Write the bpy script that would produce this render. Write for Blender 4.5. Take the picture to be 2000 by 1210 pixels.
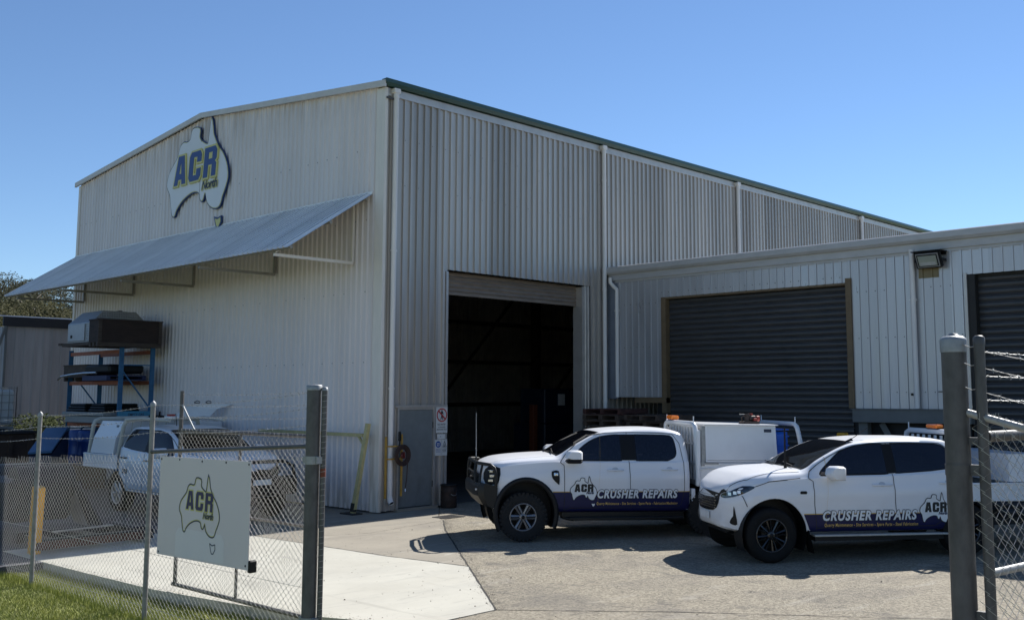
import bpy, bmesh, math, random
from math import sin, cos, pi, radians, sqrt, atan2
from mathutils import Vector, Matrix
from mathutils.bvhtree import BVHTree
from mathutils.geometry import delaunay_2d_cdt
random.seed(7)
S = bpy.context.scene
COL = S.collection
for o in list(bpy.data.objects): bpy.data.objects.remove(o)

# ------------------------------------------------------------------ camera
cam_d = bpy.data.cameras.new('camera'); cam = bpy.data.objects.new('camera', cam_d); COL.objects.link(cam)
R_ = Vector((0.67249853, -0.74009609, -0.00187151)); U_ = Vector((-0.08000229, -0.07520863, 0.99395337)); F_ = Vector((0.73576176, 0.66828245, 0.10978708))
CAM = Vector((-13.12756, -17.24682, 2.44))
mw = Matrix(((R_.x, U_.x, -F_.x, CAM.x), (R_.y, U_.y, -F_.y, CAM.y), (R_.z, U_.z, -F_.z, CAM.z), (0, 0, 0, 1)))
cam.matrix_world = mw
cam_d.sensor_width = 36; cam_d.lens = 35.833; cam_d.shift_x = -0.05609; cam_d.shift_y = -0.02861
cam_d.clip_start = 0.1; cam_d.clip_end = 3000
S.camera = cam
# ------------------------------------------------------------------ sky, sun, exposure
SUN = Vector((1.09, 0.098, 1.0)).normalized()
W = bpy.data.worlds.new('World'); S.world = W; W.use_nodes = True
nt = W.node_tree
sky = nt.nodes.new('ShaderNodeTexSky'); sky.sky_type = 'NISHITA'; sky.sun_disc = False
sky.sun_elevation = math.asin(SUN.z); sky.sun_rotation = atan2(SUN.x, SUN.y)
sky.air_density = 1.0; sky.dust_density = 0.0; sky.ozone_density = 6.0; sky.altitude = 1000
bg = nt.nodes['Background']; bg.inputs['Strength'].default_value = 0.08
nt.links.new(sky.outputs[0], bg.inputs['Color'])
sl = bpy.data.lights.new('sun', 'SUN'); sl.energy = 4.8; sl.angle = radians(0.53); sl.color = (1.0, 0.975, 0.935)
so = bpy.data.objects.new('sun', sl); COL.objects.link(so)
so.rotation_euler = SUN.to_track_quat('Z', 'Y').to_euler()
S.view_settings.view_transform = 'Standard'; S.view_settings.look = 'None'
S.view_settings.exposure = 0.75; S.view_settings.gamma = 1.0
S.cycles.max_bounces = 6; S.cycles.diffuse_bounces = 3; S.cycles.glossy_bounces = 4
S.cycles.transparent_max_bounces = 8

# ------------------------------------------------------------------ materials
def srgb(h):
    v = [int(h[i:i+2], 16)/255 for i in (0, 2, 4)]
    return tuple(((c+.055)/1.055)**2.4 if c > .04045 else c/12.92 for c in v)
MATS = {}
def mat(name, col=None, rough=.5, metal=0., var=.12, scale=6., bump=0., bscale=40., coat=0., spec=.5, stretch=(1, 1, 1), col2=None, detail=5., contrast=1., emit=None, sheet=None, sheetvar=.1, rvar=0.):
    """procedural surface: object-space noise mixes two tones, optional bump, optional tone change from sheet to sheet"""
    if name in MATS: return MATS[name]
    m = bpy.data.materials.new(name); m.use_nodes = True; MATS[name] = m
    n = m.node_tree; b = n.nodes['Principled BSDF']
    if isinstance(col, str): col = srgb(col)
    if isinstance(col2, str): col2 = srgb(col2)
    b.inputs['Roughness'].default_value = rough; b.inputs['Metallic'].default_value = metal
    b.inputs['Coat Weight'].default_value = coat; b.inputs['Coat Roughness'].default_value = .03
    b.inputs['Specular IOR Level'].default_value = spec
    tc = n.nodes.new('ShaderNodeTexCoord'); mp = n.nodes.new('ShaderNodeMapping'); mp.inputs['Scale'].default_value = stretch
    n.links.new(tc.outputs['Object'], mp.inputs['Vector'])
    nz = n.nodes.new('ShaderNodeTexNoise'); nz.inputs['Scale'].default_value = scale; nz.inputs['Detail'].default_value = detail
    nz.inputs['Roughness'].default_value = .62
    n.links.new(mp.outputs[0], nz.inputs['Vector'])
    rp = n.nodes.new('ShaderNodeValToRGB')
    lo = .5-.22/contrast; hi = .5+.22/contrast
    rp.color_ramp.elements[0].position = lo; rp.color_ramp.elements[1].position = hi
    a = col2 if col2 else tuple(c*(1-var) for c in col); c2 = col if col2 else tuple(min(1, c*(1+var)) for c in col)
    rp.color_ramp.elements[0].color = (*a, 1); rp.color_ramp.elements[1].color = (*c2, 1)
    n.links.new(nz.outputs['Fac'], rp.inputs['Fac'])
    out = rp.outputs['Color']
    if sheet is not None:
        sep = n.nodes.new('ShaderNodeSeparateXYZ'); n.links.new(tc.outputs['Object'], sep.inputs[0])
        dv = n.nodes.new('ShaderNodeMath'); dv.operation = 'DIVIDE'; dv.inputs[1].default_value = .762
        n.links.new(sep.outputs[sheet], dv.inputs[0])
        fl = n.nodes.new('ShaderNodeMath'); fl.operation = 'FLOOR'; n.links.new(dv.outputs[0], fl.inputs[0])
        wn = n.nodes.new('ShaderNodeTexWhiteNoise'); wn.noise_dimensions = '1D'; n.links.new(fl.outputs[0], wn.inputs['W'])
        mr = n.nodes.new('ShaderNodeMapRange'); mr.inputs['To Min'].default_value = 1-sheetvar; mr.inputs['To Max'].default_value = 1+sheetvar
        n.links.new(wn.outputs['Value'], mr.inputs['Value'])
        vm = n.nodes.new('ShaderNodeVectorMath'); vm.operation = 'SCALE'
        n.links.new(out, vm.inputs[0]); n.links.new(mr.outputs[0], vm.inputs['Scale']); out = vm.outputs[0]
    n.links.new(out, b.inputs['Base Color'])
    if rvar:
        mr2 = n.nodes.new('ShaderNodeMapRange'); mr2.inputs['From Min'].default_value = .3; mr2.inputs['From Max'].default_value = .7
        mr2.inputs['To Min'].default_value = max(0, rough-rvar); mr2.inputs['To Max'].default_value = min(1, rough+rvar)
        n.links.new(nz.outputs['Fac'], mr2.inputs['Value']); n.links.new(mr2.outputs[0], b.inputs['Roughness'])
    if bump:
        nb = n.nodes.new('ShaderNodeTexNoise'); nb.inputs['Scale'].default_value = bscale; nb.inputs['Detail'].default_value = 4
        n.links.new(mp.outputs[0], nb.inputs['Vector'])
        bp = n.nodes.new('ShaderNodeBump'); bp.inputs['Strength'].default_value = min(1, bump*4); bp.inputs['Distance'].default_value = .02
        n.links.new(nb.outputs['Fac'], bp.inputs['Height']); n.links.new(bp.outputs[0], b.inputs['Normal'])
    if emit:
        b.inputs['Emission Color'].default_value = (*col, 1); b.inputs['Emission Strength'].default_value = emit
    return m

def add_grime(m, zlo, zhi, col, amount=.6, scale=(14, 14, .7), thresh=(.45, .7)):
    """rust and dirt streaks of their own shape, denser towards one end of the sheet (zlo -> none, zhi -> full)"""
    n = m.node_tree; b = n.nodes['Principled BSDF']
    src = b.inputs['Base Color'].links[0].from_socket
    tc = n.nodes.new('ShaderNodeTexCoord'); mp = n.nodes.new('ShaderNodeMapping'); mp.inputs['Scale'].default_value = scale
    n.links.new(tc.outputs['Object'], mp.inputs[0])
    nz = n.nodes.new('ShaderNodeTexNoise'); nz.inputs['Scale'].default_value = 1.; nz.inputs['Detail'].default_value = 4
    n.links.new(mp.outputs[0], nz.inputs['Vector'])
    mr = n.nodes.new('ShaderNodeMapRange'); mr.inputs['From Min'].default_value = thresh[0]; mr.inputs['From Max'].default_value = thresh[1]
    n.links.new(nz.outputs['Fac'], mr.inputs['Value'])
    sp = n.nodes.new('ShaderNodeSeparateXYZ'); n.links.new(tc.outputs['Object'], sp.inputs[0])
    mz = n.nodes.new('ShaderNodeMapRange'); mz.inputs['From Min'].default_value = zlo; mz.inputs['From Max'].default_value = zhi
    n.links.new(sp.outputs[2], mz.inputs['Value'])
    ml = n.nodes.new('ShaderNodeMath'); ml.operation = 'MULTIPLY'; n.links.new(mr.outputs[0], ml.inputs[0]); n.links.new(mz.outputs[0], ml.inputs[1])
    m2 = n.nodes.new('ShaderNodeMath'); m2.operation = 'MULTIPLY'; n.links.new(ml.outputs[0], m2.inputs[0]); m2.inputs[1].default_value = amount
    mx = n.nodes.new('ShaderNodeMix'); mx.data_type = 'RGBA'
    n.links.new(m2.outputs[0], mx.inputs[0]); n.links.new(src, mx.inputs[6]); mx.inputs[7].default_value = (*col, 1)
    n.links.new(mx.outputs[2], b.inputs['Base Color'])
    return m

M_long = mat('zincalume_cladding', (.465, .42, .375), .40, .45, .14, 1.4, .05, 3, stretch=(5, 5, .25), sheet=0, sheetvar=.16, rvar=.1)
add_grime(M_long, 5.5, 9.5, (.20, .17, .13), .35)
M_gable = mat('cream_painted_cladding', (.745, .68, .65), .5, 0, .06, 1.2, 0, stretch=(3, 3, .3), sheet=1, sheetvar=.025)
add_grime(M_gable, 8.4, 9.7, (.26, .20, .14), .5, (9, 9, .8), (.42, .62))
add_grime(M_gable, .9, -.2, (.24, .2, .14), .7, (9, 9, 1.5), (.4, .6))
M_low = mat('pale_metal_cladding', (.50, .49, .495), .36, .4, .12, 1.0, .04, 2.5, stretch=(3, 3, .35), sheet=1, sheetvar=.08, rvar=.1)
M_trim = mat('cream_trim', (.76, .70, .62), .5, 0, .06, 3, 0, stretch=(4, 4, .6))
add_grime(M_trim, 2.2, -.3, (.30, .23, .13), .75, (12, 12, .9), (.4, .62))
M_barge = mat('grey_capping', (.60, .565, .52), .5, .1, .08, 3)
M_gutter = mat('dark_green_gutter', (.018, .06, .045), .35, 0, .1, 3, coat=.2)
M_lowgut = mat('pale_grey_gutter', (.46, .445, .43), .45, .1, .09, 3, stretch=(1, 1, 3))
M_zinctrim = mat('zinc_flashing', (.50, .46, .42), .4, .5, .12, 4)
M_pvc = mat('white_pvc_pipe', (.76, .71, .66), .4, 0, .07, 5, stretch=(1, 1, .2))
M_awn = mat('awning_sheet', (.80, .79, .78), .4, .0, .08, 1.2, 0, stretch=(1, 1, 1), sheet=1, sheetvar=.05)
M_awnsteel = mat('awning_steel', (.30, .28, .24), .55, .2, .15, 6)
M_roller = mat('charcoal_roller_sheet', (.054, .052, .052), .42, .1, .16, 2, 0, stretch=(1, 1, 4), rvar=.08)
M_brown = mat('tan_door_frame', (.155, .105, .055), .6, 0, .15, 5)
M_reveal = mat('dark_reveal', (.02, .018, .016), .7, 0, .2, 5)
M_door = mat('grey_painted_door', (.17, .185, .185), .5, .1, .10, 5, .0)
add_grime(M_door, 1.2, -.1, (.09, .085, .07), .6, (6, 6, 2))
M_steel = mat('galvanised_steel', (.30, .305, .30), .5, .35, .22, 18, .02, 60, rvar=.1)
M_steeldark = mat('weathered_galvanised_steel', (.088, .084, .080), .55, .15, .3, 14, .03, 50, stretch=(1, 1, .5))
M_wire = mat('galvanised_wire', (.36, .36, .35), .45, .5, .1, 30)
M_white_metal = mat('white_powder_coat', (.70, .71, .72), .35, 0, .04, 3, coat=.3)
M_conc = mat('pale_concrete', (.475, .455, .385), .8, 0, .0, 1.1, .02, 120, col2=(.385, .365, .305), contrast=.8)
M_conc2 = mat('worn_concrete', (.30, .265, .205), .8, 0, .0, .9, .03, 120, col2=(.215, .19, .15), contrast=.8)
M_aggr = mat('exposed_aggregate', (.36, .31, .225), .85, 0, 0, 1.6, .35, 160, col2=(.225, .195, .145), contrast=.7)
M_joint = mat('joint_dirt', (.03, .027, .022), .9)
M_dark = mat('black_rubber', (.010, .010, .010), .8, 0, .2, 12, spec=.2)
M_blackpl = mat('black_plastic', (.010, .010, .0105), .5, 0, .15, 20, spec=.25)
M_glass = mat('tinted_glass', (.004, .005, .008), .04, 0, .1, 2, coat=0., spec=.45, bump=.006, bscale=2.2)
def clear_glass():
    m = mat('side_glass', (.012, .016, .034), .03, 0, .1, 2, spec=.9, bump=.004, bscale=2.2); n = m.node_tree
    t = n.nodes.new('ShaderNodeBsdfTransparent'); t.inputs[0].default_value = (.30, .33, .36, 1); mx = n.nodes.new('ShaderNodeMixShader'); mx.inputs[0].default_value = .5
    n.links.new(n.nodes['Principled BSDF'].outputs[0], mx.inputs[1]); n.links.new(t.outputs[0], mx.inputs[2]); n.links.new(mx.outputs[0], n.nodes['Material Output'].inputs[0]); return m
M_sglass = clear_glass()
M_paint = mat('white_vehicle_paint', (.76, .765, .78), .30, 0, .015, 2, coat=.25, spec=.3)
M_navy = mat('navy_vinyl', (.006, .008, .055), .4, 0, .08, 3, spec=.3)
M_gold = mat('gold_vinyl', (.62, .40, .10), .4)
M_wt = mat('white_vinyl', (.72, .73, .73), .35)
M_chrome = mat('bright_metal', (.6, .6, .6), .18, 1., .05, 8)
M_alloy = mat('grey_alloy', (.19, .19, .20), .32, .7, .05, 8)
M_yellow = mat('safety_yellow', (.72, .33, .008), .5, 0, .15, 8)
M_oldyel = mat('faded_yellow_steel', (.46, .40, .19), .6, 0, .2, 9)
M_orange = mat('amber_lens', (.85, .20, .015), .25, 0, .05, 8, coat=.5)
M_blue = mat('rack_blue', (.03, .13, .26), .5, 0, .2, 8)
M_beam = mat('rack_orange', (.30, .085, .035), .55, 0, .25, 8)
M_wood = mat('weathered_timber', (.095, .072, .058), .85, 0, .0, 5, .1, 40, stretch=(1, 1, 6), col2=(.045, .032, .025))
M_ply = mat('dark_stained_ply', (.045, .026, .021), .8, 0, 0, 3, .05, 30, stretch=(1, 1, 3), col2=(.016, .011, .010))
M_red = mat('sign_red', (.45, .035, .03), .5)
M_black = mat('print_black', (.012, .012, .012), .5)
M_signblue = mat('sign_blue', (.015, .075, .30), .5)

# checker plate with a raised diamond grid
def tread_plate():
    m = mat('tread_plate', (.34, .35, .36), .35, .7, .12, 6)
    n = m.node_tree; b = n.nodes['Principled BSDF']
    tc = n.nodes.new('ShaderNodeTexCoord'); vo = n.nodes.new('ShaderNodeTexVoronoi'); vo.inputs['Scale'].default_value = 16; vo.inputs['Randomness'].default_value = 0
    n.links.new(tc.outputs['Object'], vo.inputs['Vector'])
    bp = n.nodes.new('ShaderNodeBump'); bp.inputs['Distance'].default_value = .02; n.links.new(vo.outputs['Distance'], bp.inputs['Height']); n.links.new(bp.outputs[0], b.inputs['Normal'])
    return m
M_tread = tread_plate()
def speckle(m, scale, dark, light, amt=.5):
    n = m.node_tree; b = n.nodes['Principled BSDF']; src = b.inputs['Base Color'].links[0].from_socket
    tc = n.nodes.new('ShaderNodeTexCoord'); v = n.nodes.new('ShaderNodeTexVoronoi'); v.inputs['Scale'].default_value = scale
    n.links.new(tc.outputs['Object'], v.inputs['Vector'])
    sp = n.nodes.new('ShaderNodeSeparateColor'); n.links.new(v.outputs['Color'], sp.inputs[0])
    r = n.nodes.new('ShaderNodeValToRGB'); r.color_ramp.elements[0].color = (*dark, 1); r.color_ramp.elements[1].color = (*light, 1)
    n.links.new(sp.outputs[0], r.inputs[0])
    mx = n.nodes.new('ShaderNodeMix'); mx.data_type = 'RGBA'; mx.inputs[0].default_value = amt
    n.links.new(src, mx.inputs[6]); n.links.new(r.outputs[0], mx.inputs[7]); n.links.new(mx.outputs[2], b.inputs['Base Color'])
speckle(M_aggr, 38, (.08, .07, .052), (.58, .51, .38), .42)
def stain(m, scale, col, lo, hi, amt, stretch=(1, 1, 1)):
    n = m.node_tree; b = n.nodes['Principled BSDF']; src = b.inputs['Base Color'].links[0].from_socket
    tc = n.nodes.new('ShaderNodeTexCoord'); mp = n.nodes.new('ShaderNodeMapping'); mp.inputs['Scale'].default_value = stretch
    mp.inputs['Location'].default_value = (3.3, 1.7, 0); n.links.new(tc.outputs['Object'], mp.inputs[0])
    nz = n.nodes.new('ShaderNodeTexNoise'); nz.inputs['Scale'].default_value = scale; nz.inputs['Detail'].default_value = 7; nz.inputs['Roughness'].default_value = .6; nz.inputs['Distortion'].default_value = .6
    n.links.new(mp.outputs[0], nz.inputs['Vector'])
    mr = n.nodes.new('ShaderNodeMapRange'); mr.inputs['From Min'].default_value = lo; mr.inputs['From Max'].default_value = hi; mr.inputs['To Max'].default_value = amt
    n.links.new(nz.outputs['Fac'], mr.inputs['Value'])
    mx = n.nodes.new('ShaderNodeMix'); mx.data_type = 'RGBA'
    n.links.new(mr.outputs[0], mx.inputs[0]); n.links.new(src, mx.inputs[6]); mx.inputs[7].default_value = (*col, 1); n.links.new(mx.outputs[2], b.inputs['Base Color'])
add_grime(M_paint, .95, .45, (.40, .34, .26), .30, (5, 5, 9), (.35, .7))
stain(M_roller, 1.2, (.10, .095, .09), .58, .74, .5, (1, .5, 3))
stain(M_roller, .5, (.03, .03, .03), .5, .7, .5, (1, 1, .6))
stain(M_aggr, .5, (.12, .11, .10), .50, .72, .6, (1, 1.5, 1))
stain(M_aggr, 1.7, (.10, .092, .08), .57, .66, .5, (1.3, .8, 1))
stain(M_aggr, 1.1, (.46, .42, .35), .58, .72, .5, (.7, 1.9, 1))
stain(M_conc, 1.3, (.24, .225, .19), .60, .68, .35, (1.8, .35, 1))
stain(M_conc2, .8, (.16, .145, .12), .52, .72, .6, (.5, 2, 1))
stain(M_conc2, 2.5, (.42, .39, .33), .60, .70, .5, (.4, 1.6, 1))
stain(M_conc, .6, (.33, .32, .28), .52, .75, .5, (.45, 1.6, 1))
stain(M_conc, 3.0, (.27, .26, .23), .58, .70, .4, (.4, 2.5, 1))
stain(M_conc, 9.0, (.25, .24, .21), .60, .72, .3)
stain(M_conc2, 7.0, (.13, .12, .10), .60, .70, .4)

# ------------------------------------------------------------------ mesh helpers
class MB:
    def __init__(s): s.v = []; s.f = []; s.m = []; s.sm = []; s.mats = []; s.cur = 0; s.smooth = False
    def mat(s, m):
        if m not in s.mats: s.mats.append(m)
        s.cur = s.mats.index(m); return s
    def add(s, vs, fs, smooth=None):
        k = len(s.v); s.v += [tuple(p) for p in vs]
        for f in fs: s.f.append(tuple(i+k for i in f)); s.m.append(s.cur); s.sm.append(s.smooth if smooth is None else smooth)
        return s
    def box(s, x0, x1, y0, y1, z0, z1, T=None, ch=0.):
        if x0 > x1: x0, x1 = x1, x0
        if y0 > y1: y0, y1 = y1, y0
        if z0 > z1: z0, z1 = z1, z0
        if ch:
            c = min(ch, (x1-x0)/2.2, (y1-y0)/2.2, (z1-z0)/2.2)
            vs = []
            X = (x0, x1); Y = (y0, y1); Z = (z0, z1)
            idx = {}
            for i in (0, 1):
                for j in (0, 1):
                    for k in (0, 1):
                        sx, sy, sz = (1, -1)[i], (1, -1)[j], (1, -1)[k]
                        for a in range(3):
                            idx[(i, j, k, a)] = len(vs)
                            vs.append((X[i]+(0 if a == 0 else sx*c), Y[j]+(0 if a == 1 else sy*c), Z[k]+(0 if a == 2 else sz*c)))
            fs = []
            for i in (0, 1):
                q = [idx[(i, 0, 0, 0)], idx[(i, 1, 0, 0)], idx[(i, 1, 1, 0)], idx[(i, 0, 1, 0)]]; fs.append(q if i else q[::-1])
                q = [idx[(0, i, 0, 1)], idx[(1, i, 0, 1)], idx[(1, i, 1, 1)], idx[(0, i, 1, 1)]]; fs.append(q[::-1] if i else q)
                q = [idx[(0, 0, i, 2)], idx[(1, 0, i, 2)], idx[(1, 1, i, 2)], idx[(0, 1, i, 2)]]; fs.append(q if i else q[::-1])
            for i in (0, 1):
                for j in (0, 1):
                    q = [idx[(i, j, 0, 0)], idx[(i, j, 1, 0)], idx[(i, j, 1, 1)], idx[(i, j, 0, 1)]]; fs.append(q if i == j else q[::-1])
                    q = [idx[(i, 0, j, 0)], idx[(i, 1, j, 0)], idx[(i, 1, j, 2)], idx[(i, 0, j, 2)]]; fs.append(q[::-1] if i == j else q)
                    q = [idx[(0, i, j, 1)], idx[(1, i, j, 1)], idx[(1, i, j, 2)], idx[(0, i, j, 2)]]; fs.append(q if i == j else q[::-1])
                    for k in (0, 1):
                        t = [idx[(i, j, k, 0)], idx[(i, j, k, 1)], idx[(i, j, k, 2)]]; fs.append(t if (i+j+k) % 2 else t[::-1])
        else:
            vs = [(x0, y0, z0), (x1, y0, z0), (x1, y1, z0), (x0, y1, z0), (x0, y0, z1), (x1, y0, z1), (x1, y1, z1), (x0, y1, z1)]
            fs = [(0, 3, 2, 1), (4, 5, 6, 7), (0, 1, 5, 4), (1, 2, 6, 5), (2, 3, 7, 6), (3, 0, 4, 7)]
        if T: vs = [T @ Vector(p) for p in vs]
        return s.add(vs, fs, False)
    def bar(s, p0, p1, w, h, up=(0, 0, 1), ch=0.):
        """rectangular bar between two points; w across, h along up"""
        p0 = Vector(p0); p1 = Vector(p1); d = (p1-p0); L = d.length; d.normalize(); up = Vector(up)
        sd = d.cross(up)
        if sd.length < 1e-4: sd = d.cross(Vector((1, 0, 0)))
        sd.normalize(); u = sd.cross(d)
        T = Matrix(((d.x, sd.x, u.x, p0.x), (d.y, sd.y, u.y, p0.y), (d.z, sd.z, u.z, p0.z), (0, 0, 0, 1)))
        return s.box(0, L, -w/2, w/2, -h/2, h/2, T, ch)
    def tube(s, pts, r, n=8, closed=False, cap=True, rs=None):
        pts = [Vector(p) for p in pts]; N = len(pts); rings = []
        prev = None
        for i, p in enumerate(pts):
            if closed: t = pts[(i+1) % N]-pts[i-1]
            else: t = pts[min(i+1, N-1)]-pts[max(i-1, 0)]
            t.normalize()
            if prev is None:
                a = Vector((0, 0, 1)) if abs(t.z) < .9 else Vector((1, 0, 0))
                u = t.cross(a).normalized()
            else:
                u = prev-t*prev.dot(t)
                if u.length < 1e-5: u = t.orthogonal()
                u.normalize()
            prev = u; w = t.cross(u)
            rr = rs[i] if rs else r
            rings.append([p+(u*cos(2*pi*k/n)+w*sin(2*pi*k/n))*rr for k in range(n)])
        vs = [q for rg in rings for q in rg]; fs = []
        M = N if closed else N-1
        for i in range(M):
            for k in range(n):
                a = i*n+k; b = i*n+(k+1) % n; c = ((i+1) % N)*n+(k+1) % n; d = ((i+1) % N)*n+k
                fs.append((a, d, c, b))
        s.add(vs, fs, n > 4)
        if cap and not closed:
            s.add(rings[0], [tuple(range(n))], False); s.add(rings[-1], [tuple(range(n-1, -1, -1))], False)
        return s
    def cyl(s, p0, p1, r, n=16, r2=None): return s.tube([p0, p1], r, n, rs=[r, r if r2 is None else r2])
    def lathe(s, prof, T=None, n=32, smooth=True):
        """profile [(radius, height)] turned round local z"""
        vs = []; fs = []
        for (r, h) in prof:
            for k in range(n): vs.append(Vector((r*cos(2*pi*k/n), r*sin(2*pi*k/n), h)))
        for i in range(len(prof)-1):
            for k in range(n): fs.append((i*n+k, i*n+(k+1) % n, (i+1)*n+(k+1) % n, (i+1)*n+k))
        if T: vs = [T @ p for p in vs]
        return s.add(vs, fs, smooth)
    def prism(s, poly, O, U, V, depth, both=True):
        """polygon (u,v) on plane O,U,V pushed depth along U x V (behind: negative)"""
        O = Vector(O); U = Vector(U); V = Vector(V); N = U.cross(V).normalized(); n = len(poly)
        a = [O+U*p[0]+V*p[1]+N*depth for p in poly]; b = [O+U*p[0]+V*p[1] for p in poly]
        fs = [tuple(range(n)), tuple(range(2*n-1, n-1, -1))]+[(i, n+i, n+(i+1) % n, (i+1) % n) for i in range(n)]
        return s.add(a+b, fs, False)
    def build_islands(s, name, parent=None, **kw):
        """every connected piece becomes a part of its own"""
        p = list(range(len(s.v)))
        def f(i):
            while p[i] != i: p[i] = p[p[i]]; i = p[i]
            return i
        for q in s.f:
            for j in q[1:]: p[f(j)] = f(q[0])
        grp = {}
        for k, q in enumerate(s.f): grp.setdefault(f(q[0]), []).append(k)
        for ks in grp.values():
            c = MB(); c.mats = list(s.mats); keep = {}
            for k in ks:
                for i in s.f[k]:
                    if i not in keep: keep[i] = len(c.v); c.v.append(s.v[i])
                c.f.append(tuple(keep[i] for i in s.f[k])); c.m.append(s.m[k]); c.sm.append(s.sm[k])
            o = c.build(name, parent, **kw)
        return o
    def build(s, name, parent=None, m=None, autosmooth=None, loc=None):
        me = bpy.data.meshes.new(name); me.from_pydata(s.v, [], s.f)
        mats = s.mats or [m]
        if m and not s.mats: mats = [m]
        for x in mats: me.materials.append(x)
        me.polygons.foreach_set('material_index', s.m if s.mats else [0]*len(s.f))
        me.polygons.foreach_set('use_smooth', [bool(autosmooth) or b for b in s.sm])
        me.update()
        if autosmooth: me.set_sharp_from_angle(angle=radians(autosmooth))
        o = bpy.data.objects.new(name, me); COL.objects.link(o)
        if loc is not None:                       # mesh given in world space, origin moved to its base
            L = Vector(loc); me.transform(Matrix.Translation(-L)); o.location = L
        if parent is not None:
            o.parent = parent
            if loc is None and WORLD_PARTS[0]: o.matrix_parent_inverse = parent_inv(parent)
        return o
WORLD_PARTS = [True]                                # True: part meshes are given in world coordinates
def worldmat(p):
    if p.parent is None: return p.matrix_basis.copy()
    return worldmat(p.parent) @ p.matrix_parent_inverse @ p.matrix_basis
def parent_inv(p): return worldmat(p).inverted()
def tag(o, label=None, cat=None, group=None, kind=None):
    if label: o['label'] = label
    if cat: o['category'] = cat
    if group: o['group'] = group
    if kind: o['kind'] = kind
    return o
def thing(name, loc, label, cat, group=None, rz=0):
    o = bpy.data.objects.new(name, None); COL.objects.link(o); o.location = loc; o.rotation_euler = (0, 0, rz); o.empty_display_size = .2
    return tag(o, label, cat, group)
def copy_thing(o, parent=None):
    c = o.copy(); COL.objects.link(c)
    if parent is not None: c.parent = parent
    for ch in list(o.children): copy_thing(ch, c)
    return c
def curve_polys(polys, offset=0., text=None, size=1., shear=0., align='LEFT', spacing=1.):
    """2D letters or outlines (holes by even-odd) -> (verts 2D, faces)"""
    if text is not None:
        cu = bpy.data.curves.new('t', 'FONT'); cu.body = text; cu.size = size; cu.shear = shear; cu.align_x = align; cu.space_character = spacing
    else:
        cu = bpy.data.curves.new('t', 'CURVE'); cu.dimensions = '2D'
        for p in polys:
            sp = cu.splines.new('POLY'); sp.points.add(len(p)-1); sp.use_cyclic_u = True
            for i, (x, y) in enumerate(p): sp.points[i].co = (x, y, 0, 1)
    cu.fill_mode = 'FRONT' if text is None else 'FRONT'
    cu.offset = offset; cu.resolution_u = 3
    ob = bpy.data.objects.new('t', cu); COL.objects.link(ob)
    dg = bpy.context.evaluated_depsgraph_get(); dg.update()
    me = bpy.data.meshes.new_from_object(ob.evaluated_get(dg))
    vs = [(v.co.x, v.co.y) for v in me.vertices]; fs = [tuple(p.vertices) for p in me.polygons]
    bpy.data.objects.remove(ob); bpy.data.curves.remove(cu); bpy.data.meshes.remove(me)
    return vs, fs
def area(p): return sum(p[i][0]*p[(i+1) % len(p)][1]-p[(i+1) % len(p)][0]*p[i][1] for i in range(len(p)))/2
def grow(p, d):
    """offset a polygon outwards by d (mitred)"""
    if area(p) < 0: p = p[::-1]
    out = []; n = len(p)
    for i in range(n):
        a = Vector(p[i-1]); b = Vector(p[i]); c = Vector(p[(i+1) % n])
        e1 = (b-a).normalized(); e2 = (c-b).normalized()
        n1 = Vector((e1.y, -e1.x)); n2 = Vector((e2.y, -e2.x)); m = n1+n2
        if m.length < .35: m = m.normalized()*.35 if m.length > 1e-6 else n1
        k = d*2/m.length_squared if m.length_squared > .5 else d*1.6/m.length
        m2 = m*(1 if m.length_squared > .5 else 1/m.length)
        out.append(tuple(b+m2*k))
    return out
AUS = [(0, .36), (.03, .43), (.10, .50), (.17, .57), (.205, .655), (.26, .688), (.32, .68), (.375, .70), (.41, .79), (.525, .775), (.525, .70), (.555, .655), (.66, .60), (.685, .65), (.715, .83), (.745, .73), (.76, .67), (.83, .56), (.92, .466), (.985, .35), (1, .24), (.965, .15), (.93, .09), (.885, 0), (.79, -.005), (.70, .055), (.655, .16), (.615, .09), (.58, .10), (.545, .175), (.43, .19), (.28, .14), (.175, .06), (.142, .005), (.105, .02), (.075, .13), (.055, .22), (.0, .30)]
TAS = [(.81, -.10), (.86, -.115), (.92, -.10), (.925, -.15), (.885, -.20), (.85, -.20), (.825, -.15)]
LA = ([(0, 0), (.25, 1), (.75, 1), (1, 0), (.68, 0), (.64, .18), (.36, .18), (.32, 0)], [(.41, .38), (.59, .38), (.5, .80)])
LC = ([(1, .62), (1, .86), (.86, 1), (.14, 1), (0, .86), (0, .14), (.14, 0), (.86, 0), (1, .14), (1, .40), (.64, .40), (.64, .19), (.36, .19), (.36, .81), (.64, .81), (.64, .62)],)
LR = ([(0, 0), (0, 1), (.84, 1), (1, .86), (1, .58), (.88, .5), (1, .42), (1, 0), (.66, 0), (.66, .40), (.35, .40), (.35, 0)], [(.35, .60), (.35, .82), (.65, .82), (.65, .60)])
def acr_letters(x0, y0, w, h, shear=.0, gap=.07):
    out = []; lw = (1-2*gap)/3
    for k, L in enumerate((LA, LC, LR)):
        out.append([[(x0+w*(k*(lw+gap)+q[0]*lw)+shear*h*q[1], y0+h*q[1]) for q in poly] for poly in L])
    return out
def fill2d(polys):
    """triangulate outline + holes -> verts, faces"""
    vs = []; es = []
    for p in polys:
        k = len(vs); vs += [Vector(q) for q in p]; es += [(k+i, k+(i+1) % len(p)) for i in range(len(p))]
    r = delaunay_2d_cdt(vs, es, [], 1, 1e-7)
    V = r[0]; out = []
    for f in r[2]:
        c = sum((V[i] for i in f), Vector((0, 0)))/len(f)
        if sum(inside(c, p) for p in polys) % 2: out.append(tuple(f))
    return [tuple(v) for v in V], out
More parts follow.
